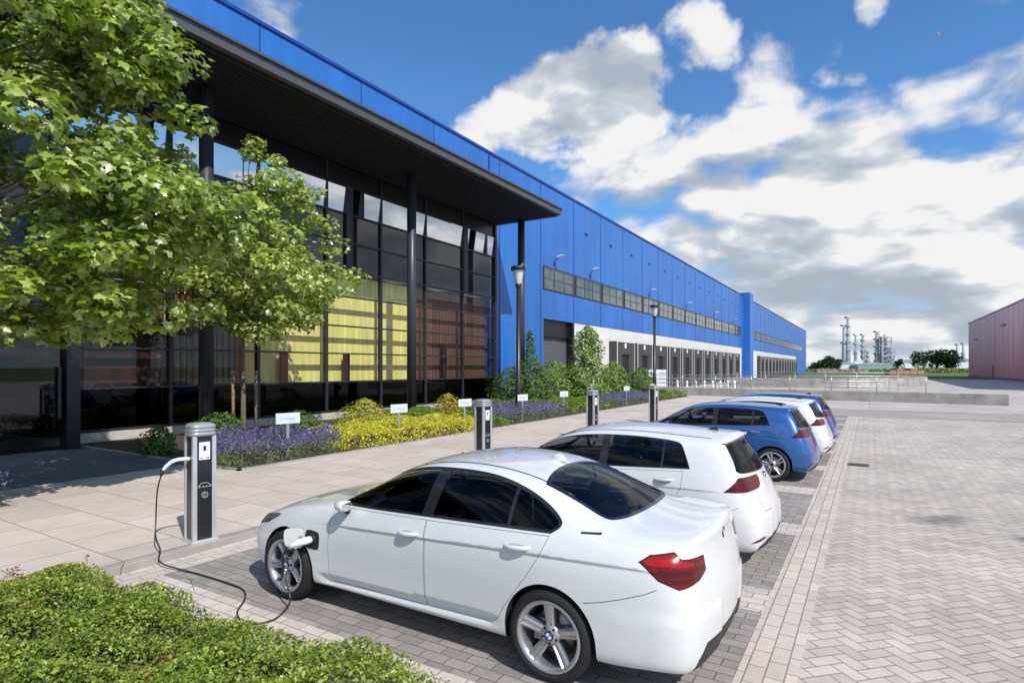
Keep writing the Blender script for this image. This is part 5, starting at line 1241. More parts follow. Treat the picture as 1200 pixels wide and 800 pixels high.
shrub('round_shrub', 'dark rounded shrub at the corner of the glazed office', (-17.3, 28.0, .1), [(0, .6), (.5, 1.15), (1.3, 1.0), (1.9, .5), (2.1, .1)], 2200, .13, GD)
shrub('round_shrub', 'wide green shrub filling the gap between the cone shrub and the leafy shrub', (-17.0, 33.0, .1), [(0, 1.0), (.6, 1.8), (1.5, 1.6), (2.2, .9), (2.5, .2)], 3400, .15, GL)
shrub('round_shrub', 'mid green shrub on the right side of the leafy shrub', (-14.6, 36.8, .1), [(0, .7), (.6, 1.2), (1.5, 1.0), (2.2, .5), (2.5, .1)], 2400, .16, GL)
shrub('round_shrub', 'small round bush in front of the grey waste container', (-13.9, 40.2, .1), [(0, .6), (.5, 1.15), (1.2, 1.15), (1.8, .7), (2.1, .1)], 2600, .14, [(.06, .13, .02), (.12, .2, .03), (.2, .28, .05)])
shrub('round_shrub', 'low dark leafy shrub on the mulch beside the entrance path', px(186, 533), [(0, .3), (.2, .42), (.45, .36), (.7, .1)], 700, .10, GD)
shrub('round_shrub', 'dark shrub against the plinth behind the nearest charging post', (-15.3, 9.6, .1), [(0, .5), (.3, .75), (.6, .6), (.85, .2)], 1300, .10, GD)
shrub('round_shrub', 'dark green shrub at the foot of the plinth behind the nearest bay sign', (-14.6, 11.6, .1), [(0, .5), (.3, .8), (.6, .6), (.8, .2)], 1300, .10, GD)
YL = [(.30, .33, .02), (.42, .42, .03), (.5, .42, .06), (.48, .46, .1)]
shrub('yellow_shrub', 'larger yellow green bush behind the yellow ground cover', (-14.2, 13.9, .1), [(0, .6), (.3, 1.0), (.65, .8), (.95, .35), (1.1, .05)], 2600, .085, [(.22, .28, .03), (.36, .38, .04), (.48, .36, .08)], trans=.2)
shrub('yellow_shrub', 'smaller yellow bush with orange tips, left of the second charging post', (-14.0, 18.1, .1), [(0, .35), (.3, .65), (.65, .55), (1.0, .25), (1.1, .05)], 1500, .085, [(.25, .28, .03), (.42, .36, .04), (.5, .28, .06)], trans=.2)
# masses of ground cover -------------------------------------------------
def hfun(x, y, s=1., seed=0.): return .5 + .22 * np.sin(x * 2.1 * s + seed) * np.cos(y * 1.7 * s + seed * 2) + .16 * np.sin(x * 5.3 * s + y * 3.1 * s + seed) + .10 * np.sin(x * 9.1 * s - y * 11.3 * s + 2 * seed)
def cover(name, label, cat, poly, h0, h1, n, size, mat, tmpl=(OVAL_V, OVAL_F), up=1.1, seed=0., z=.1, edge=.25, s=1., jit=.6, under=None):
    P = np.array(poly); lo, hi = P.min(0), P.max(0); pts = []
    q = RNG.uniform(lo, hi, (int(n * 2.2), 2))
    x, y = q[:, 0], q[:, 1]; inside = np.zeros(len(q), bool); j = len(poly) - 1; dmin = np.full(len(q), 9.)
    for i in range(len(poly)):
        a, b = P[i], P[j]; c = ((a[1] > y) != (b[1] > y)) & (x < (b[0] - a[0]) * (y - a[1]) / (b[1] - a[1] + 1e-12) + a[0]); inside ^= c
        ab = b - a; t = np.clip(((q - a) @ ab) / (ab @ ab), 0, 1); dmin = np.minimum(dmin, np.linalg.norm(q - (a + t[:, None] * ab), axis=1)); j = i
    wob = .5 + .5 * np.sin(x * 7 + seed) * np.sin(y * 8 + seed)
    keep = inside & (dmin > edge * .35 * wob); q = q[keep][:n]; d = dmin[keep][:n]; x, y = q[:, 0], q[:, 1]
    e = np.clip(d / edge, 0, 1) ** .5; H = (h0 + (h1 - h0) * hfun(x, y, s, seed)) * (.35 + .65 * e)
    zz = z + H * (1 - .4 * RNG.uniform(0, 1, len(x)) ** 2.2) + .01
    zz = np.where(e < .95, z + RNG.uniform(.1, 1, len(x)) * H, zz)
    Pt = np.stack([x, y, zz], 1); Nn = RNG.normal(0, jit, Pt.shape) + np.array([0, 0, up])
    V, F = scatter(Pt, Nn, RNG.uniform(.45, 1.2, len(Pt)) ** 1.3 * size * 1.25, *tmpl)
    o = np_mesh(name, V, F, mat); tag(o, label, cat, kind='stuff')
    return o, H
LM_BED = leafmat('bed_leaves', [(.10, .14, .02), (.19, .26, .035), (.30, .38, .06), (.46, .52, .15)], .34, .4, .5, 3.5)
LM_BEDR = leafmat('red_shoots', [(.20, .07, .05), (.26, .13, .08), (.17, .17, .05)], .2, .5, .3, 3)
LM_BIG = leafmat('weed_leaves', [(.12, .24, .02), (.2, .33, .03)], .3, .4, .4)
bedp = [(-6.95, -1.0), (-1.95, -1.0), (-1.95, 2.6), (-2.2, 3.08), (-2.9, 3.12), (-3.8, 2.95), (-4.5, 2.92), (-5.3, 2.98), (-5.8, 2.75), (-6.3, 2.82), (-6.85, 2.95), (-7.0, 2.4)]
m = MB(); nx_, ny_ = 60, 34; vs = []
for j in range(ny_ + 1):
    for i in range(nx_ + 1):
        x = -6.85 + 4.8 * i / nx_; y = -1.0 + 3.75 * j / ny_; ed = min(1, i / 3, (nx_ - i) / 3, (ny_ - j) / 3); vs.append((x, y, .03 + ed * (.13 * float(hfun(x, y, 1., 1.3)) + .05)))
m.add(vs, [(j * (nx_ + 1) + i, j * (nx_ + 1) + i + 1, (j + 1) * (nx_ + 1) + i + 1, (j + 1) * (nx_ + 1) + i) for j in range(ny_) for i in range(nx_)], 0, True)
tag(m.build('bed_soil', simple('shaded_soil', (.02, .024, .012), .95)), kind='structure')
cover('ground_cover', 'low dense green ground cover filling the front left corner', 'ground cover', bedp, .14, .44, 120000, .030, LM_BED, up=.85, seed=1.3, z=.02, edge=.35, jit=.65)
for k, (u, v, r) in enumerate(((60, 668, .13), (28, 716, .15), (165, 762, .12), (192, 752, .10), (248, 756, .10), (130, 684, .07), (18, 664, .12))):
    x, y = gp(u, v, .33); n = 110; a = RNG.normal(0, r * .4, (n, 2)); P = np.stack([x + a[:, 0], y + a[:, 1] * .7, .13 + .30 * hfun(x + a[:, 0], y + a[:, 1], 1., 1.3) + RNG.uniform(-.02, .06, n)], 1)
    V, F = scatter(P, RNG.normal(0, .6, P.shape) + np.array([0, 0, .9]), RNG.uniform(.6, 1.3, n) * .028, OVAL_V, OVAL_F); o = np_mesh('red_shoots', V, F, LM_BEDR); tag(o, ['patch of reddish shoots at the back of the ground cover', 'long brownish patch of shoots at the left edge of the ground cover', 'reddish shoots near the bottom middle of the ground cover, left half', 'reddish shoots near the bottom middle of the ground cover, right half', 'small red patch close to the right slope of the ground cover', 'tiny red tips behind the broad leaved weeds', 'red tips at the far left end of the ground cover'][k], 'plant', kind='stuff')
for k, (u, v) in enumerate(((100, 705), (158, 690), (245, 742), (210, 790))):
    x, y = gp(u, v, .42); n = 26; P = np.stack([x + RNG.normal(0, .12, n), y + RNG.normal(0, .09, n), .16 + .28 * hfun(x, y, 1., 1.3) + RNG.uniform(0, .06, n)], 1)
    T = empty('weed', (x, y, .3)); tag(T, ['broad leaved weed in the left half of the ground cover', 'broad leaved weed near the top of the ground cover', 'grassy weed on the right slope of the ground cover', 'bright weed near the bottom edge of the ground cover'][k], 'weed'); P -= np.array([x, y, .3])
    V, F = scatter(P, RNG.normal(0, .4, P.shape) + np.array([0, 0, .9]), RNG.uniform(.04, .07, n), OVAL_V, OVAL_F); np_mesh('leaves', V, F, LM_BIG, T)
    P2 = P[:14].copy(); P2[:, 2] -= .1; V, F = scatter(P2, RNG.normal(0, .8, P2.shape) + np.array([0.6, 0, .3]), RNG.uniform(.12, .22, 14), SPIKE_V, SPIKE_F); np_mesh('blades', V, F, LM_BIG, T)
for k in range(26):
    x = RNG.uniform(-6.8, -2.2); y = RNG.uniform(1.2, 2.85) if k % 3 else RNG.uniform(2.6, 2.9); z = .02 + .14 + .30 * float(hfun(x, y, 1., 1.3)); L_ = RNG.uniform(.05, .11); a_ = RNG.uniform(0, 2 * PI)
    m = MB(); tip = Vector((.5 * L_ * math.cos(a_), .5 * L_ * math.sin(a_), L_)); m.tube([(0, 0, -.05), tip * .5, tip], [.003, .002, .001], 4)
    o = m.build('sprig', M_BARK, None, (x, y, z)); n = 12; t = RNG.uniform(.25, 1.05, (n, 1)); P = t * np.array(tip) + RNG.normal(0, .008, (n, 3)); V, F = scatter(P, RNG.normal(0, .7, P.shape) + np.array([0, 0, .6]), RNG.uniform(.018, .034, n), OVAL_V, OVAL_F); np_mesh('leaves', V, F, LM_BED, o)
    tag(o, 'thin leafy sprig standing up out of the front left ground cover', 'sprig', 'sprigs in the front ground cover')
LM_GREY = leafmat('lavender_leaves', [(.12, .18, .08), (.18, .25, .11), (.25, .32, .16)], .15, .6, .3, 3)
LM_PUR = leafmat('lavender_flowers', [(.075, .06, .17), (.12, .10, .27), (.24, .20, .38)], .15, .6, .3, 3)
LM_YEL = leafmat('yellow_leaves', [(.42, .45, .03), (.60, .58, .04), (.72, .66, .07), (.55, .46, .2)], .2, .5, .3, 3)
LM_GRN = leafmat('green_cover_leaves', [(.10, .18, .03), (.17, .27, .04), (.26, .35, .07)], .25, .45, .35, 2)
def lavender(label, poly, dens, seed):
    P = np.array(poly); A = abs(area2([tuple(p) for p in poly])) / 2; n = int(A * dens)
    o, H = cover('lavender', label, 'lavender', poly, .30, .52, n, .085, LM_GREY, (SPIKE_V, SPIKE_F), up=.2, seed=seed, edge=.4, jit=.8)
    # flowers: short fat spikes standing up
    q = RNG.uniform(P.min(0), P.max(0), (n * 2, 2)); k = np.array([inpoly(tuple(p), poly) for p in q]); q = q[k][:int(n * .34)]
    z = .1 + (.30 + .22 * hfun(q[:, 0], q[:, 1], 1., seed)) * RNG.uniform(.6, 1.3, len(q)) + .05
    V, F = scatter(np.stack([q[:, 0], q[:, 1], z], 1), RNG.normal(0, .25, (len(q), 3)) + np.array([.3, -.9, .15]), RNG.uniform(.035, .075, len(q)), [(-.16, -.5, 0), (.16, -.5, 0), (.2, .2, 0), (0, .6, 0), (-.2, .2, 0)], [(0, 1, 2), (0, 2, 3), (0, 3, 4)])
    np_mesh('flowers', V, F, LM_PUR, o)
lavender('nearest lavender clump, purple flowers over grey green leaves beside the first charging post', [(-11.05, 6.9), (-10.9, 8.0), (-10.92, 10.0), (-12.2, 10.6), (-13.3, 10.0), (-13.6, 8.4), (-12.6, 7.4)], 1500, .4)
lavender('middle lavender mound around the first street lamp', [(-11.0, 18.0), (-10.95, 22.6), (-12.4, 23.4), (-13.9, 22.6), (-14.0, 19.6), (-12.4, 18.0)], 800, 1.7)
lavender('farthest lavender strip, left of the second street lamp', [(-11.0, 28.0), (-10.95, 35.0), (-12.6, 37.0), (-14.0, 35.0), (-13.6, 30)], 500, 2.9)
lavender('small lavender tuft cut by the left edge of the picture', [(-10.9, 2.6), (-10.9, 3.55), (-11.9, 3.6), (-12.6, 3.2), (-12.4, 2.2)], 1200, .9)
cover('ground_cover', 'bright yellow flowering ground cover along the pavement', 'ground cover', [(-10.92, 10.05), (-10.9, 16.4), (-12.6, 17.2), (-14.2, 17.0), (-14.5, 12.0), (-13.2, 10.4), (-12.2, 10.6)], .22, .55, 30000, .055, LM_YEL, seed=2.2, up=.7, edge=.3, jit=.7)
cover('ground_cover', 'fresh green ground cover between the yellow plants and the middle lavender', 'ground cover', [(-10.92, 16.4), (-10.9, 18.0), (-12.4, 18.2), (-14.0, 19.6), (-16.8, 20.5), (-17.2, 15.0), (-14.2, 17.0), (-12.6, 17.2)], .18, .5, 16000, .065, LM_GRN, seed=3.2, up=.7)
cover('ground_cover', 'green ground cover beneath the cone shaped shrubs', 'ground cover', [(-10.92, 22.6), (-10.95, 28.0), (-13.6, 30), (-14.0, 35.0), (-16.5, 35), (-17.5, 21), (-13.9, 22.6), (-12.4, 23.4)], .18, .5, 17000, .085, LM_GRN, seed=4.2, up=.7)
cover('ground_cover', 'light green ground cover at the far tip of the bed', 'ground cover', [(-10.95, 35.0), (-10.95, 42.3), (-15, 42.3), (-15.5, 36), (-12.6, 37.0)], .2, .55, 8000, .11, LM_GRN, seed=5.2, up=.7)
# far vegetation and horizon -----------------------------------------------
def far_tree(label, u, dist, w, h, n=900, cols=GD, dark=1., name='broadleaf_tree', group='distant trees'):
    r = (u - 600) / FPX * dist; x, y = dist * Fx + r * Rx, dist * Fy + r * Ry
    T = empty(name, (x, y, -.05)); tag(T, label, 'tree', group)
    m = MB(); m.tube([(0, 0, 0), (0, 0, h * .5)], [w * .05, w * .03], 6); m.build('trunk', M_BARK, T)
    P = []
    for k in range(9):
        a = RNG.uniform(0, 2 * PI); q = RNG.uniform(0, .33) * w; zc = RNG.uniform(.3, .78) * h; s_ = RNG.uniform(.18, .27)
        g = RNG.normal(0, 1, (n // 9, 3)); g /= np.linalg.norm(g, axis=1, keepdims=True); P.append(g * RNG.uniform(.6, 1, (len(g), 1)) * np.array([w * s_, w * s_, h * s_ * .85]) + np.array([q * math.cos(a), q * math.sin(a), zc]))
    P = np.concatenate(P); P = P[(P[:, 2] > 0)]; V, F = scatter(P, RNG.normal(0, 1, P.shape) + np.array([0, 0, .5]), RNG.uniform(.6, 1.3, len(P)) * w * .10, OVAL_V, OVAL_F)
    np_mesh('crown', V, F, FAR_LEAF, T); return T
FAR_LEAF = leafmat('far_leaves', [(.016, .034, .014), (.03, .055, .02), (.05, .08, .03)], .1, .7, .2, .12)
for i, (u, d, w, h, lb) in enumerate(((1076, 260, 8, 10.5, 'left of the distant trees by the red shed, narrow crown'), (1083, 262, 6, 10, 'narrow distant tree second from the left of the clump by the red shed'), (1098, 265, 12, 11.5, 'tallest and broadest tree of the clump by the red shed'), (1110, 262, 11, 11.5, 'broad distant tree next to the tallest one by the red shed'), (1117, 258, 9, 8.5, 'rightmost distant tree, touching the red shed'),
                                  (966, 300, 9, 8, 'distant tree just right of the far blue warehouse'), (973, 300, 10, 9, 'tallest tree between the far blue warehouse and the towers'), (981, 305, 9, 7.5, 'distant tree at the foot of the tallest towers'), (955, 310, 9, 5, 'low distant tree touching the end of the blue warehouse'), (1052, 420, 9, 9, 'small distant tree right of the process towers'))):
    far_tree(lb, u, d, w, h)
def hz(u, dist): r = (u - 600) / FPX * dist; return dist * Fx + r * Rx, dist * Fy + r * Ry
# belts of scrub
for (u0, u1, d, h, lb) in ((1058, 1140, 235, 1.6, 'strip of rough yellow green grass before the distant trees'), (946, 1000, 250, 1.2, 'strip of rough grass below the far warehouse end')):
    a = np.array(hz(u0, d)); b = np.array(hz(u1, d)); n = 5000; t = RNG.uniform(0, 1, (n, 1)); q = a + (b - a) * t + RNG.normal(0, 5, (n, 2)); P = np.stack([q[:, 0], q[:, 1], RNG.uniform(0, h, n)], 1)
    V, F = scatter(P, RNG.normal(0, 1, P.shape), RNG.uniform(.5, 1.1, n), OVAL_V, OVAL_F); o = np_mesh('rough_grass', V, F, leafmat('rough_grass_leaves', [(.16, .2, .03), (.24, .26, .05), (.2, .18, .06)], .1)); tag(o, lb, 'grass', kind='stuff')
for (u0, u1, d, h, lb) in ((1040, 1075, 600, 9, 'dark far tree belt right of the process towers'), (988, 1045, 650, 7, 'dark far tree belt at the foot of the process towers')):
    a = np.array(hz(u0, d)); b = np.array(hz(u1, d)); n = 2500; t = RNG.uniform(0, 1, (n, 1)); q = a + (b - a) * t; P = np.stack([q[:, 0], q[:, 1], RNG.uniform(0, h, n) * (.6 + .4 * np.sin(t[:, 0] * 21))], 1)
    V, F = scatter(P, RNG.normal(0, 1, P.shape), RNG.uniform(1, 2.4, n), OVAL_V, OVAL_F); o = np_mesh('tree_belt', V, F, FAR_LEAF); tag(o, lb, 'trees', kind='stuff')
bd = cdirp = None
def bird():
    d = 70.; r = (1100 - 600) / FPX * d; x, y = d * Fx + r * Rx, d * Fy + r * Ry; z = CH + (430 - 40) / FPX * d
    m = MB(); m.lathe([(.001, -.28), (.05, -.2), (.085, -.02), (.07, .12), (.03, .22), (.001, .3)], axis='x', n=10); o = m.build('bird', M_EDGE, None, (x, y, z)); o.rotation_euler = (rad(-15), rad(20), rad(40)); tag(o, 'grey white gull gliding high in the blue sky at the upper right', 'bird')
    for s_ in (-1, 1): m = MB(); m.add([(.08, s_ * .05, .03), (.12, s_ * .35, .12), (.0, s_ * .75, .06), (-.06, s_ * .4, .10), (-.10, s_ * .05, .02)], [(0, 1, 3, 4), (1, 2, 3)]); m.build('wing', M_EDGE, o)
    m = MB(); m.add([(-.22, -.02, 0), (-.22, .02, 0), (-.40, .07, 0), (-.40, -.07, 0)], [(0, 1, 2, 3)]); m.build('tail', M_EDGE, o)
bird()
# ---------------------------------------------------------------- REFINERY
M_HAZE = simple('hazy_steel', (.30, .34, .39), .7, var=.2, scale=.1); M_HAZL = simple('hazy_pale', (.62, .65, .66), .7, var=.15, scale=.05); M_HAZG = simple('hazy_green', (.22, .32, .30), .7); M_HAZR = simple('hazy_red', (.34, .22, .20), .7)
def place(name, label, cat, u, d, group=None): x, y = hz(u, d); r = empty(name, (x, y, 0), YAW); tag(r, label, cat, group); return r
def column_tower(label, u, h, rr, decks, d=560, lattice=False):
    r = place('distillation_tower', label, 'tower', u, d, 'process towers on the horizon'); m = MB()
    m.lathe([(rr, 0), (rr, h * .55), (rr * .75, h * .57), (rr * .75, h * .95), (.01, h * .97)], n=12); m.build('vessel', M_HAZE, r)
    for k in range(decks): z = h * (.2 + .78 * k / max(1, decks - 1)); m = MB(); m.box(-rr * 1.45, rr * (1.25 + .2 * (k % 2)), -rr * 1.4, rr * 1.4, z, z + .45); m.box(-rr * 1.45, -rr * 1.35, -rr * 1.4, rr * 1.4, z, z + 1.5); m.build('platform', M_HAZE, r)
    m = MB(); m.tube([(rr * 1.5, 0, 0), (rr * 1.5, 0, h * .8), (rr * .6, 0, h * .97)], .3, 5); m.tube([(-rr * 1.4, 0, 0), (-rr * 1.4, 0, h * .9)], .22, 5); m.tube([(0, 0, h * .95), (0, 0, h * 1.04)], .2, 5)
    m.build('riser_pipe', M_HAZL, r); return r
def lattice_frame(label, u, h, w, levels, d=560):
    r = place('steel_frame_tower', label, 'tower', u, d, None); m = MB(); q = w / 2
    for sx in (-1, 0, 1):
        for sy in (-1, 1): m.box(sx * q - .35, sx * q + .35, sy * q - .35, sy * q + .35, 0, h)
    m.build('frame', M_HAZE, r)
    for k in range(levels): z = h * (k + 1) / levels; m = MB(); m.box(-q - .5, q + .5, -q - .5, q + .5, z - .45, z + .25); m.build('deck', M_HAZE if k % 2 else M_HAZL, r)
    m = MB()
    for k in range(levels): z0, z1 = h * k / levels, h * (k + 1) / levels; m.tube([(-q, -q, z0), (0, -q, z1)], .22, 5); m.tube([(0, -q, z0), (q, -q, z1)] if k % 2 else [(q, -q, z0), (0, -q, z1)], .22, 5)
    m.build('bracing', M_HAZL, r)
    m = MB()
    for (x, rr_, z0, z1) in ((-q * .5, 1.4, 0, h * .5), (q * .5, 1.2, h * .25, h * .8), (q * 1.2, .9, 0, h * .6), (-q * 1.15, 1.0, 0, h * 1.1), (q * .2, .9, h * .6, h * 1.08)): m.lathe([(rr_, z0), (rr_, z1), (.01, z1 + .6)], (x, 0, 0), n=10)
    m.build('vessels', M_HAZE, r); return r
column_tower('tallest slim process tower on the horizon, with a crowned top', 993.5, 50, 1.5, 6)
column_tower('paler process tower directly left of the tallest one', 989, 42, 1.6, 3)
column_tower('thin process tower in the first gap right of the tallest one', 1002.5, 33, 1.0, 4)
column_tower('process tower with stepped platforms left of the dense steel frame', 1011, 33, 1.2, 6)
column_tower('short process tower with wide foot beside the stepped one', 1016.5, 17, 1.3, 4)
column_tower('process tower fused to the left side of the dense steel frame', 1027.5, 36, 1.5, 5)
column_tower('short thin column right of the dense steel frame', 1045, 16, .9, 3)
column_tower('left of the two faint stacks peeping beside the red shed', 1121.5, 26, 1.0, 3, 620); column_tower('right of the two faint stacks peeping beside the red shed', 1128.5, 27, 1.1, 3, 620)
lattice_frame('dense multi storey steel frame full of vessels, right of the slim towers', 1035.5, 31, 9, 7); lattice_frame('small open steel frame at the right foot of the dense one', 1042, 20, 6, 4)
def low_shed(label, u, d, w, h, dep, mat, roof):
    r = place('process_building', label, 'building', u, d); m = MB(); m.box(-w / 2, w / 2, -dep / 2, dep / 2, 0, h); m.build('wall', mat, r); m = MB(); m.prism([(-w / 2, h), (w / 2, h), (0, h * 1.45)], -dep / 2 - .2, dep / 2 + .2, axis='y'); m.build('roof', roof, r)
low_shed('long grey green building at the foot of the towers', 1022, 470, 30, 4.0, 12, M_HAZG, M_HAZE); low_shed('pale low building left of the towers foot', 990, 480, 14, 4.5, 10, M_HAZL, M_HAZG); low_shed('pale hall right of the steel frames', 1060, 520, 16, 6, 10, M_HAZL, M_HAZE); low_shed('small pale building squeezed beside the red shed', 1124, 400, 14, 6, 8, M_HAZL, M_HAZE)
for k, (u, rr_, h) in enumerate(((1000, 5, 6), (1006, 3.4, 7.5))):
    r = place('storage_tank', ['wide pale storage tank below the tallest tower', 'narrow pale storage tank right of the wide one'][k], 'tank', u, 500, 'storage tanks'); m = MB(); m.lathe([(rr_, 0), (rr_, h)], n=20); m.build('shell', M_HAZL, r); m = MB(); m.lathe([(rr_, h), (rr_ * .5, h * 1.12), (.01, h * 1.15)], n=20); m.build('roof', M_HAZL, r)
# stacked goods at the far yard edge
for k, (u, w, mt, lb) in enumerate(((981, 16, M_HAZR, 'long low dark red row of goods beyond the railings'), (997, 12, M_HAZR, 'right end row of dark red goods beyond the railings'))):
    r = place('stacked_goods', lb, 'goods', u, 215); m = MB()
    for i in range(int(w / 2)): m.box(-w / 2 + i * 2 + .05, -w / 2 + i * 2 + 1.9, -1, 1, 0, 1.0 + .25 * (i % 2))
    m.build('crates', mt, r); m = MB(); m.box(-w / 2, w * .1, -1.1, 1.1, 1.25, 1.4); m.build('sheet_cover', M_HAZL, r)
r = place('stacked_goods', 'brown timber stack at the right end of the railings', 'goods', 1060, 170); m = MB()
for i in range(5): m.box(-5 + i * 2 + .05, -5 + i * 2 + 1.9, -1.2, 1.2, 0, 1.3 + .5 * (i % 2))
m.build('timber', simple('brown_goods', (.35, .18, .11), .8, var=.3), r); m = MB(); m.box(-5, 5, -1.25, 1.25, .6, .7); m.build('straps', M_HAZL, r)
# ================================================================ LIGHT, SKY, CAMERA
EL, SX, SY = 46, .906, -.423
sd = Vector((SX * math.cos(rad(EL)), SY * math.cos(rad(EL)), math.sin(rad(EL))))
l = bpy.data.lights.new('sun', 'SUN'); l.energy = 4.5; l.angle = rad(.5); l.color = (1, .955, .885); lo = bpy.data.objects.new('sun', l); COL.objects.link(lo); lo.rotation_euler = sd.to_track_quat('Z', 'Y').to_euler(); lo.location = (20, -10, 30)
w = bpy.data.worlds.new('World'); scene.world = w; w.use_nodes = True; nt = w.node_tree; nt.nodes.clear()
out = N(nt, 'ShaderNodeOutputWorld'); sk = N(nt, 'ShaderNodeTexSky'); sk.sky_type = 'NISHITA'; sk.sun_disc = False; sk.sun_elevation = rad(EL); sk.sun_rotation = math.atan2(SX, SY); sk.air_density = 1.0; sk.dust_density = .3; sk.ozone_density = 3.0
bg1 = N(nt, 'ShaderNodeBackground'); bg1.inputs[1].default_value = .130
dirv = N(nt, 'ShaderNodeTexCoord').outputs['Generated']
zh = N(nt, 'ShaderNodeMapRange'); zh.interpolation_type = 'SMOOTHSTEP'; nt.links.new(sep(nt, dirv)[2], zh.inputs[0]); zh.inputs[1].default_value = .26; zh.inputs[2].default_value = .0; zh.inputs[3].default_value = 0; zh.inputs[4].default_value = .85
nt.links.new(mixc(nt, zh.outputs[0], mixc(nt, 1.0, sk.outputs[0], (.66, 1.02, 1.30), 'MULTIPLY'), (3.6, 4.5, 5.6)), bg1.inputs[0])
X, Y, Z = sep(nt, dirv)
def vadd(v, off=None, mul=None):
    n = N(nt, 'ShaderNodeVectorMath', operation='MULTIPLY_ADD'); nt.links.new(v, n.inputs[0]); n.inputs[1].default_value = mul or (1, 1, 1); n.inputs[2].default_value = off or (0, 0, 0); return n.outputs[0]
def cdir(u, v):
    d = Vector((Fx + (u - 600) / FPX * Rx, Fy + (u - 600) / FPX * Ry, (430 - v) / FPX)); return d.normalized()
wn = noise(nt, dirv, 5.0, 5, .6); wv = N(nt, 'ShaderNodeVectorMath', operation='MULTIPLY_ADD'); nt.links.new(wn.outputs['Color'], wv.inputs[0]); wv.inputs[1].default_value = (.16,) * 3; nt.links.new(dirv, wv.inputs[2]); WD = vadd(wv.outputs[0], (-.08,) * 3)
def blob(u, v, rad_px, gain):
    c = cdir(u, v); vm = N(nt, 'ShaderNodeVectorMath', operation='DISTANCE'); nt.links.new(WD, vm.inputs[0]); vm.inputs[1].default_value = c
    r = rad_px / FPX / math.sqrt(1 + ((u - 600) / FPX) ** 2 + ((430 - v) / FPX) ** 2)
    mr = N(nt, 'ShaderNodeMapRange'); mr.interpolation_type = 'SMOOTHSTEP'; nt.links.new(vm.outputs['Value'], mr.inputs[0]); mr.inputs[1].default_value = r * 1.3; mr.inputs[2].default_value = r * .35; mr.inputs[3].default_value = 0; mr.inputs[4].default_value = gain
    return mr.outputs[0]
blobs = [(572, 145, 52, .74), (612, 132, 62, .9), (655, 122, 70, .95), (695, 98, 58, .95), (725, 125, 66, 1.25), (690, 150, 60, 1.15), (640, 155, 56, .95), (740, 225, 70, .66), (690, 222, 50, .5), (790, 300, 75, .75), (840, 260, 90, .62), (870, 345, 90, .85), (930, 390, 70, .8), (820, 46, 50, .62), (966, 62, 38, .52), (900, 75, 60, .42), (545, 82, 16, .3),
         (790, 215, 95, .55), (860, 165, 75, .55), (690, 235, 60, .50), (1000, 240, 140, .80), (1130, 130, 90, .66), (1040, 170, 70, .56), (1200, 250, 190, .74), (900, 300, 140, .66), (1060, 360, 160, .70), (960, 380, 120, .8), (1180, 380, 120, .8), (860, 340, 90, .7), (800, 360, 120, .5), (600, 400, 160, .35), (820, 290, 70, .62), (760, 275, 42, .5), (1190, 90, 60, .66), (1040, 4, 36, .42), (880, 90, 42, .36), (760, 180, 60, .42), (545, 140, 22, .45), (1185, 0, 40, .4), (905, 130, 50, .45), (960, 190, 70, .75)]
blobs += [(1500, 210, 330, .8), (2100, 150, 600, .75), (3600, 0, 1500, .62)]  # unseen clouds right of the view, added for reflections in the office glass
tot = None
for bl in blobs: b_ = blob(*bl); tot = b_ if tot is None else mth(nt, 'SMOOTH_MAX', tot, b_, .12)
sector = N(nt, 'ShaderNodeVectorMath', operation='DOT_PRODUCT'); nt.links.new(dirv, sector.inputs[0]); sector.inputs[1].default_value = cdir(760, 250)
outs = N(nt, 'ShaderNodeMapRange'); outs.interpolation_type = 'SMOOTHSTEP'; nt.links.new(sector.outputs['Value'], outs.inputs[0]); outs.inputs[1].default_value = .62; outs.inputs[2].default_value = .30; outs.inputs[3].default_value = 0; outs.inputs[4].default_value = .42
tot = mth(nt, 'MAXIMUM', tot, outs.outputs[0])
# cloud texture : noise on the view direction, flattened towards the horizon
Zs = mth(nt, 'POWER', mth(nt, 'MAXIMUM', Z, 0.001), .8); P0 = comb(nt, X, Y, mth(nt, 'MULTIPLY', Zs, 1.9))
def fbm(off):
    v = P0 if off is None else vadd(P0, off)
    n1 = noise(nt, v, 3.3, 9, .57, .3).outputs[0]; n2 = N(nt, 'ShaderNodeTexVoronoi'); n2.feature = 'F1'; n2.inputs['Scale'].default_value = 9; n2.inputs['Detail'].default_value = 1
    v2 = N(nt, 'ShaderNodeVectorMath', operation='MULTIPLY_ADD'); nt.links.new(noise(nt, v, 8., 4).outputs['Color'], v2.inputs[0]); v2.inputs[1].default_value = (.10,) * 3; nt.links.new(v, v2.inputs[2]); nt.links.new(v2.outputs[0], n2.inputs['Vector'])
    return mth(nt, 'ADD', mth(nt, 'MULTIPLY', mth(nt, 'SUBTRACT', n1, .5), 2.0), mth(nt, 'MULTIPLY', mth(nt, 'SUBTRACT', .42, n2.outputs['Distance']), .42))
f0 = fbm(None); f1 = fbm((SX * .035, SY * .035, .085))
dens = mth(nt, 'ADD', f0, mth(nt, 'SUBTRACT', tot, .31)); den1 = mth(nt, 'ADD', f1, mth(nt, 'SUBTRACT', tot, .31))
al = N(nt, 'ShaderNodeMapRange'); al.interpolation_type = 'SMOOTHSTEP'; nt.links.new(dens, al.inputs[0]); al.inputs[1].default_value = -.14; al.inputs[2].default_value = .26
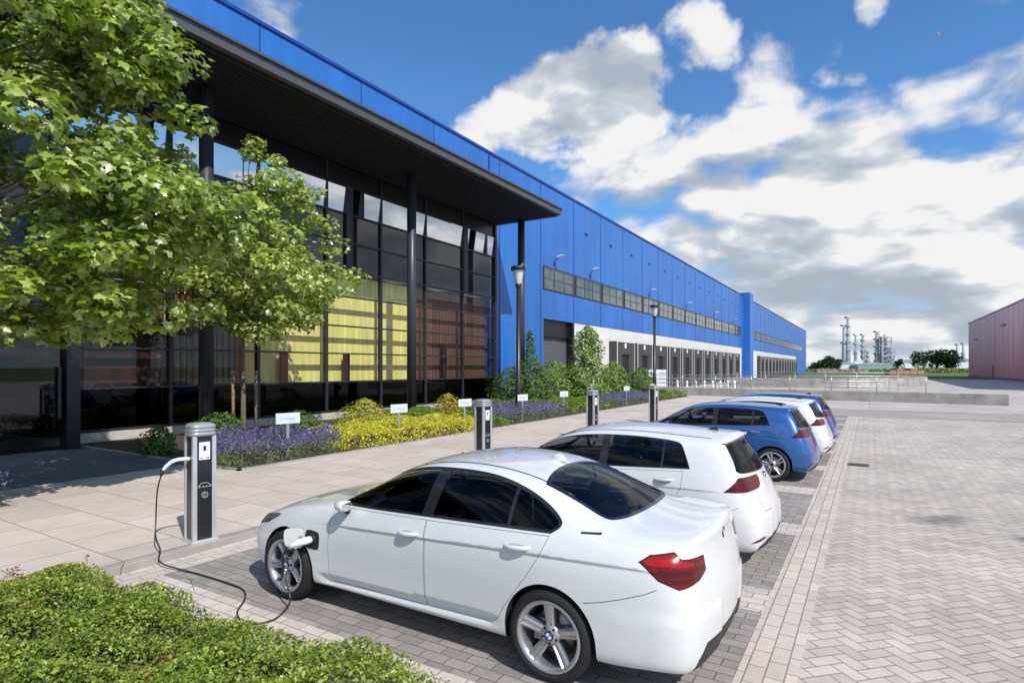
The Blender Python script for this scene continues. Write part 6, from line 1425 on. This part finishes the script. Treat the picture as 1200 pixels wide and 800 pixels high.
d0 = mth(nt, 'SUBTRACT', dens, den1)
sh = mth(nt, 'ADD', .70, mth(nt, 'MULTIPLY', d0, 2.3)); sh = mth(nt, 'SUBTRACT', sh, mth(nt, 'MULTIPLY', mth(nt, 'MAXIMUM', mth(nt, 'SUBTRACT', den1, .15), 0.), .42))
big = noise(nt, P0, 1.7, 4).outputs[0]; sh = mth(nt, 'ADD', sh, mth(nt, 'MULTIPLY', mth(nt, 'SUBTRACT', big, .5), .6))
lowf = N(nt, 'ShaderNodeMapRange'); nt.links.new(Z, lowf.inputs[0]); lowf.inputs[1].default_value = .0; lowf.inputs[2].default_value = .34; lowf.inputs[3].default_value = -.02; lowf.inputs[4].default_value = .12
sh = mth(nt, 'ADD', sh, lowf.outputs[0], clamp=True)
cc = ramp(nt, sh, [(0.0, (.46, .53, .62)), (.3, (.54, .605, .685)), (.6, (.66, .715, .78)), (.85, (.86, .89, .92)), (1, (1, 1, 1))])
bg2 = N(nt, 'ShaderNodeBackground'); nt.links.new(cc, bg2.inputs[0]); bg2.inputs[1].default_value = .90
mx = N(nt, 'ShaderNodeMixShader'); nt.links.new(al.outputs[0], mx.inputs[0]); nt.links.new(bg1.outputs[0], mx.inputs[1]); nt.links.new(bg2.outputs[0], mx.inputs[2]); nt.links.new(mx.outputs[0], out.inputs[0])
w.cycles.sampling_method = 'MANUAL'; w.cycles.sample_map_resolution = 512
cam = bpy.data.cameras.new('camera'); co = bpy.data.objects.new('camera', cam); COL.objects.link(co); scene.camera = co
cam.sensor_width = 36; cam.lens = 36 * FPX / 1200; cam.shift_y = 30 / 1200; cam.clip_start = .05; cam.clip_end = 4000
co.location = (0, 0, CH); co.rotation_euler = (rad(90), 0, YAW)
scene.view_settings.view_transform = 'Standard'; scene.view_settings.look = 'None'; scene.view_settings.exposure = 0; scene.view_settings.gamma = 1
scene.cycles.use_denoising = True; scene.cycles.max_bounces = 8; scene.cycles.transparent_max_bounces = 16; scene.cycles.sample_clamp_indirect = 6
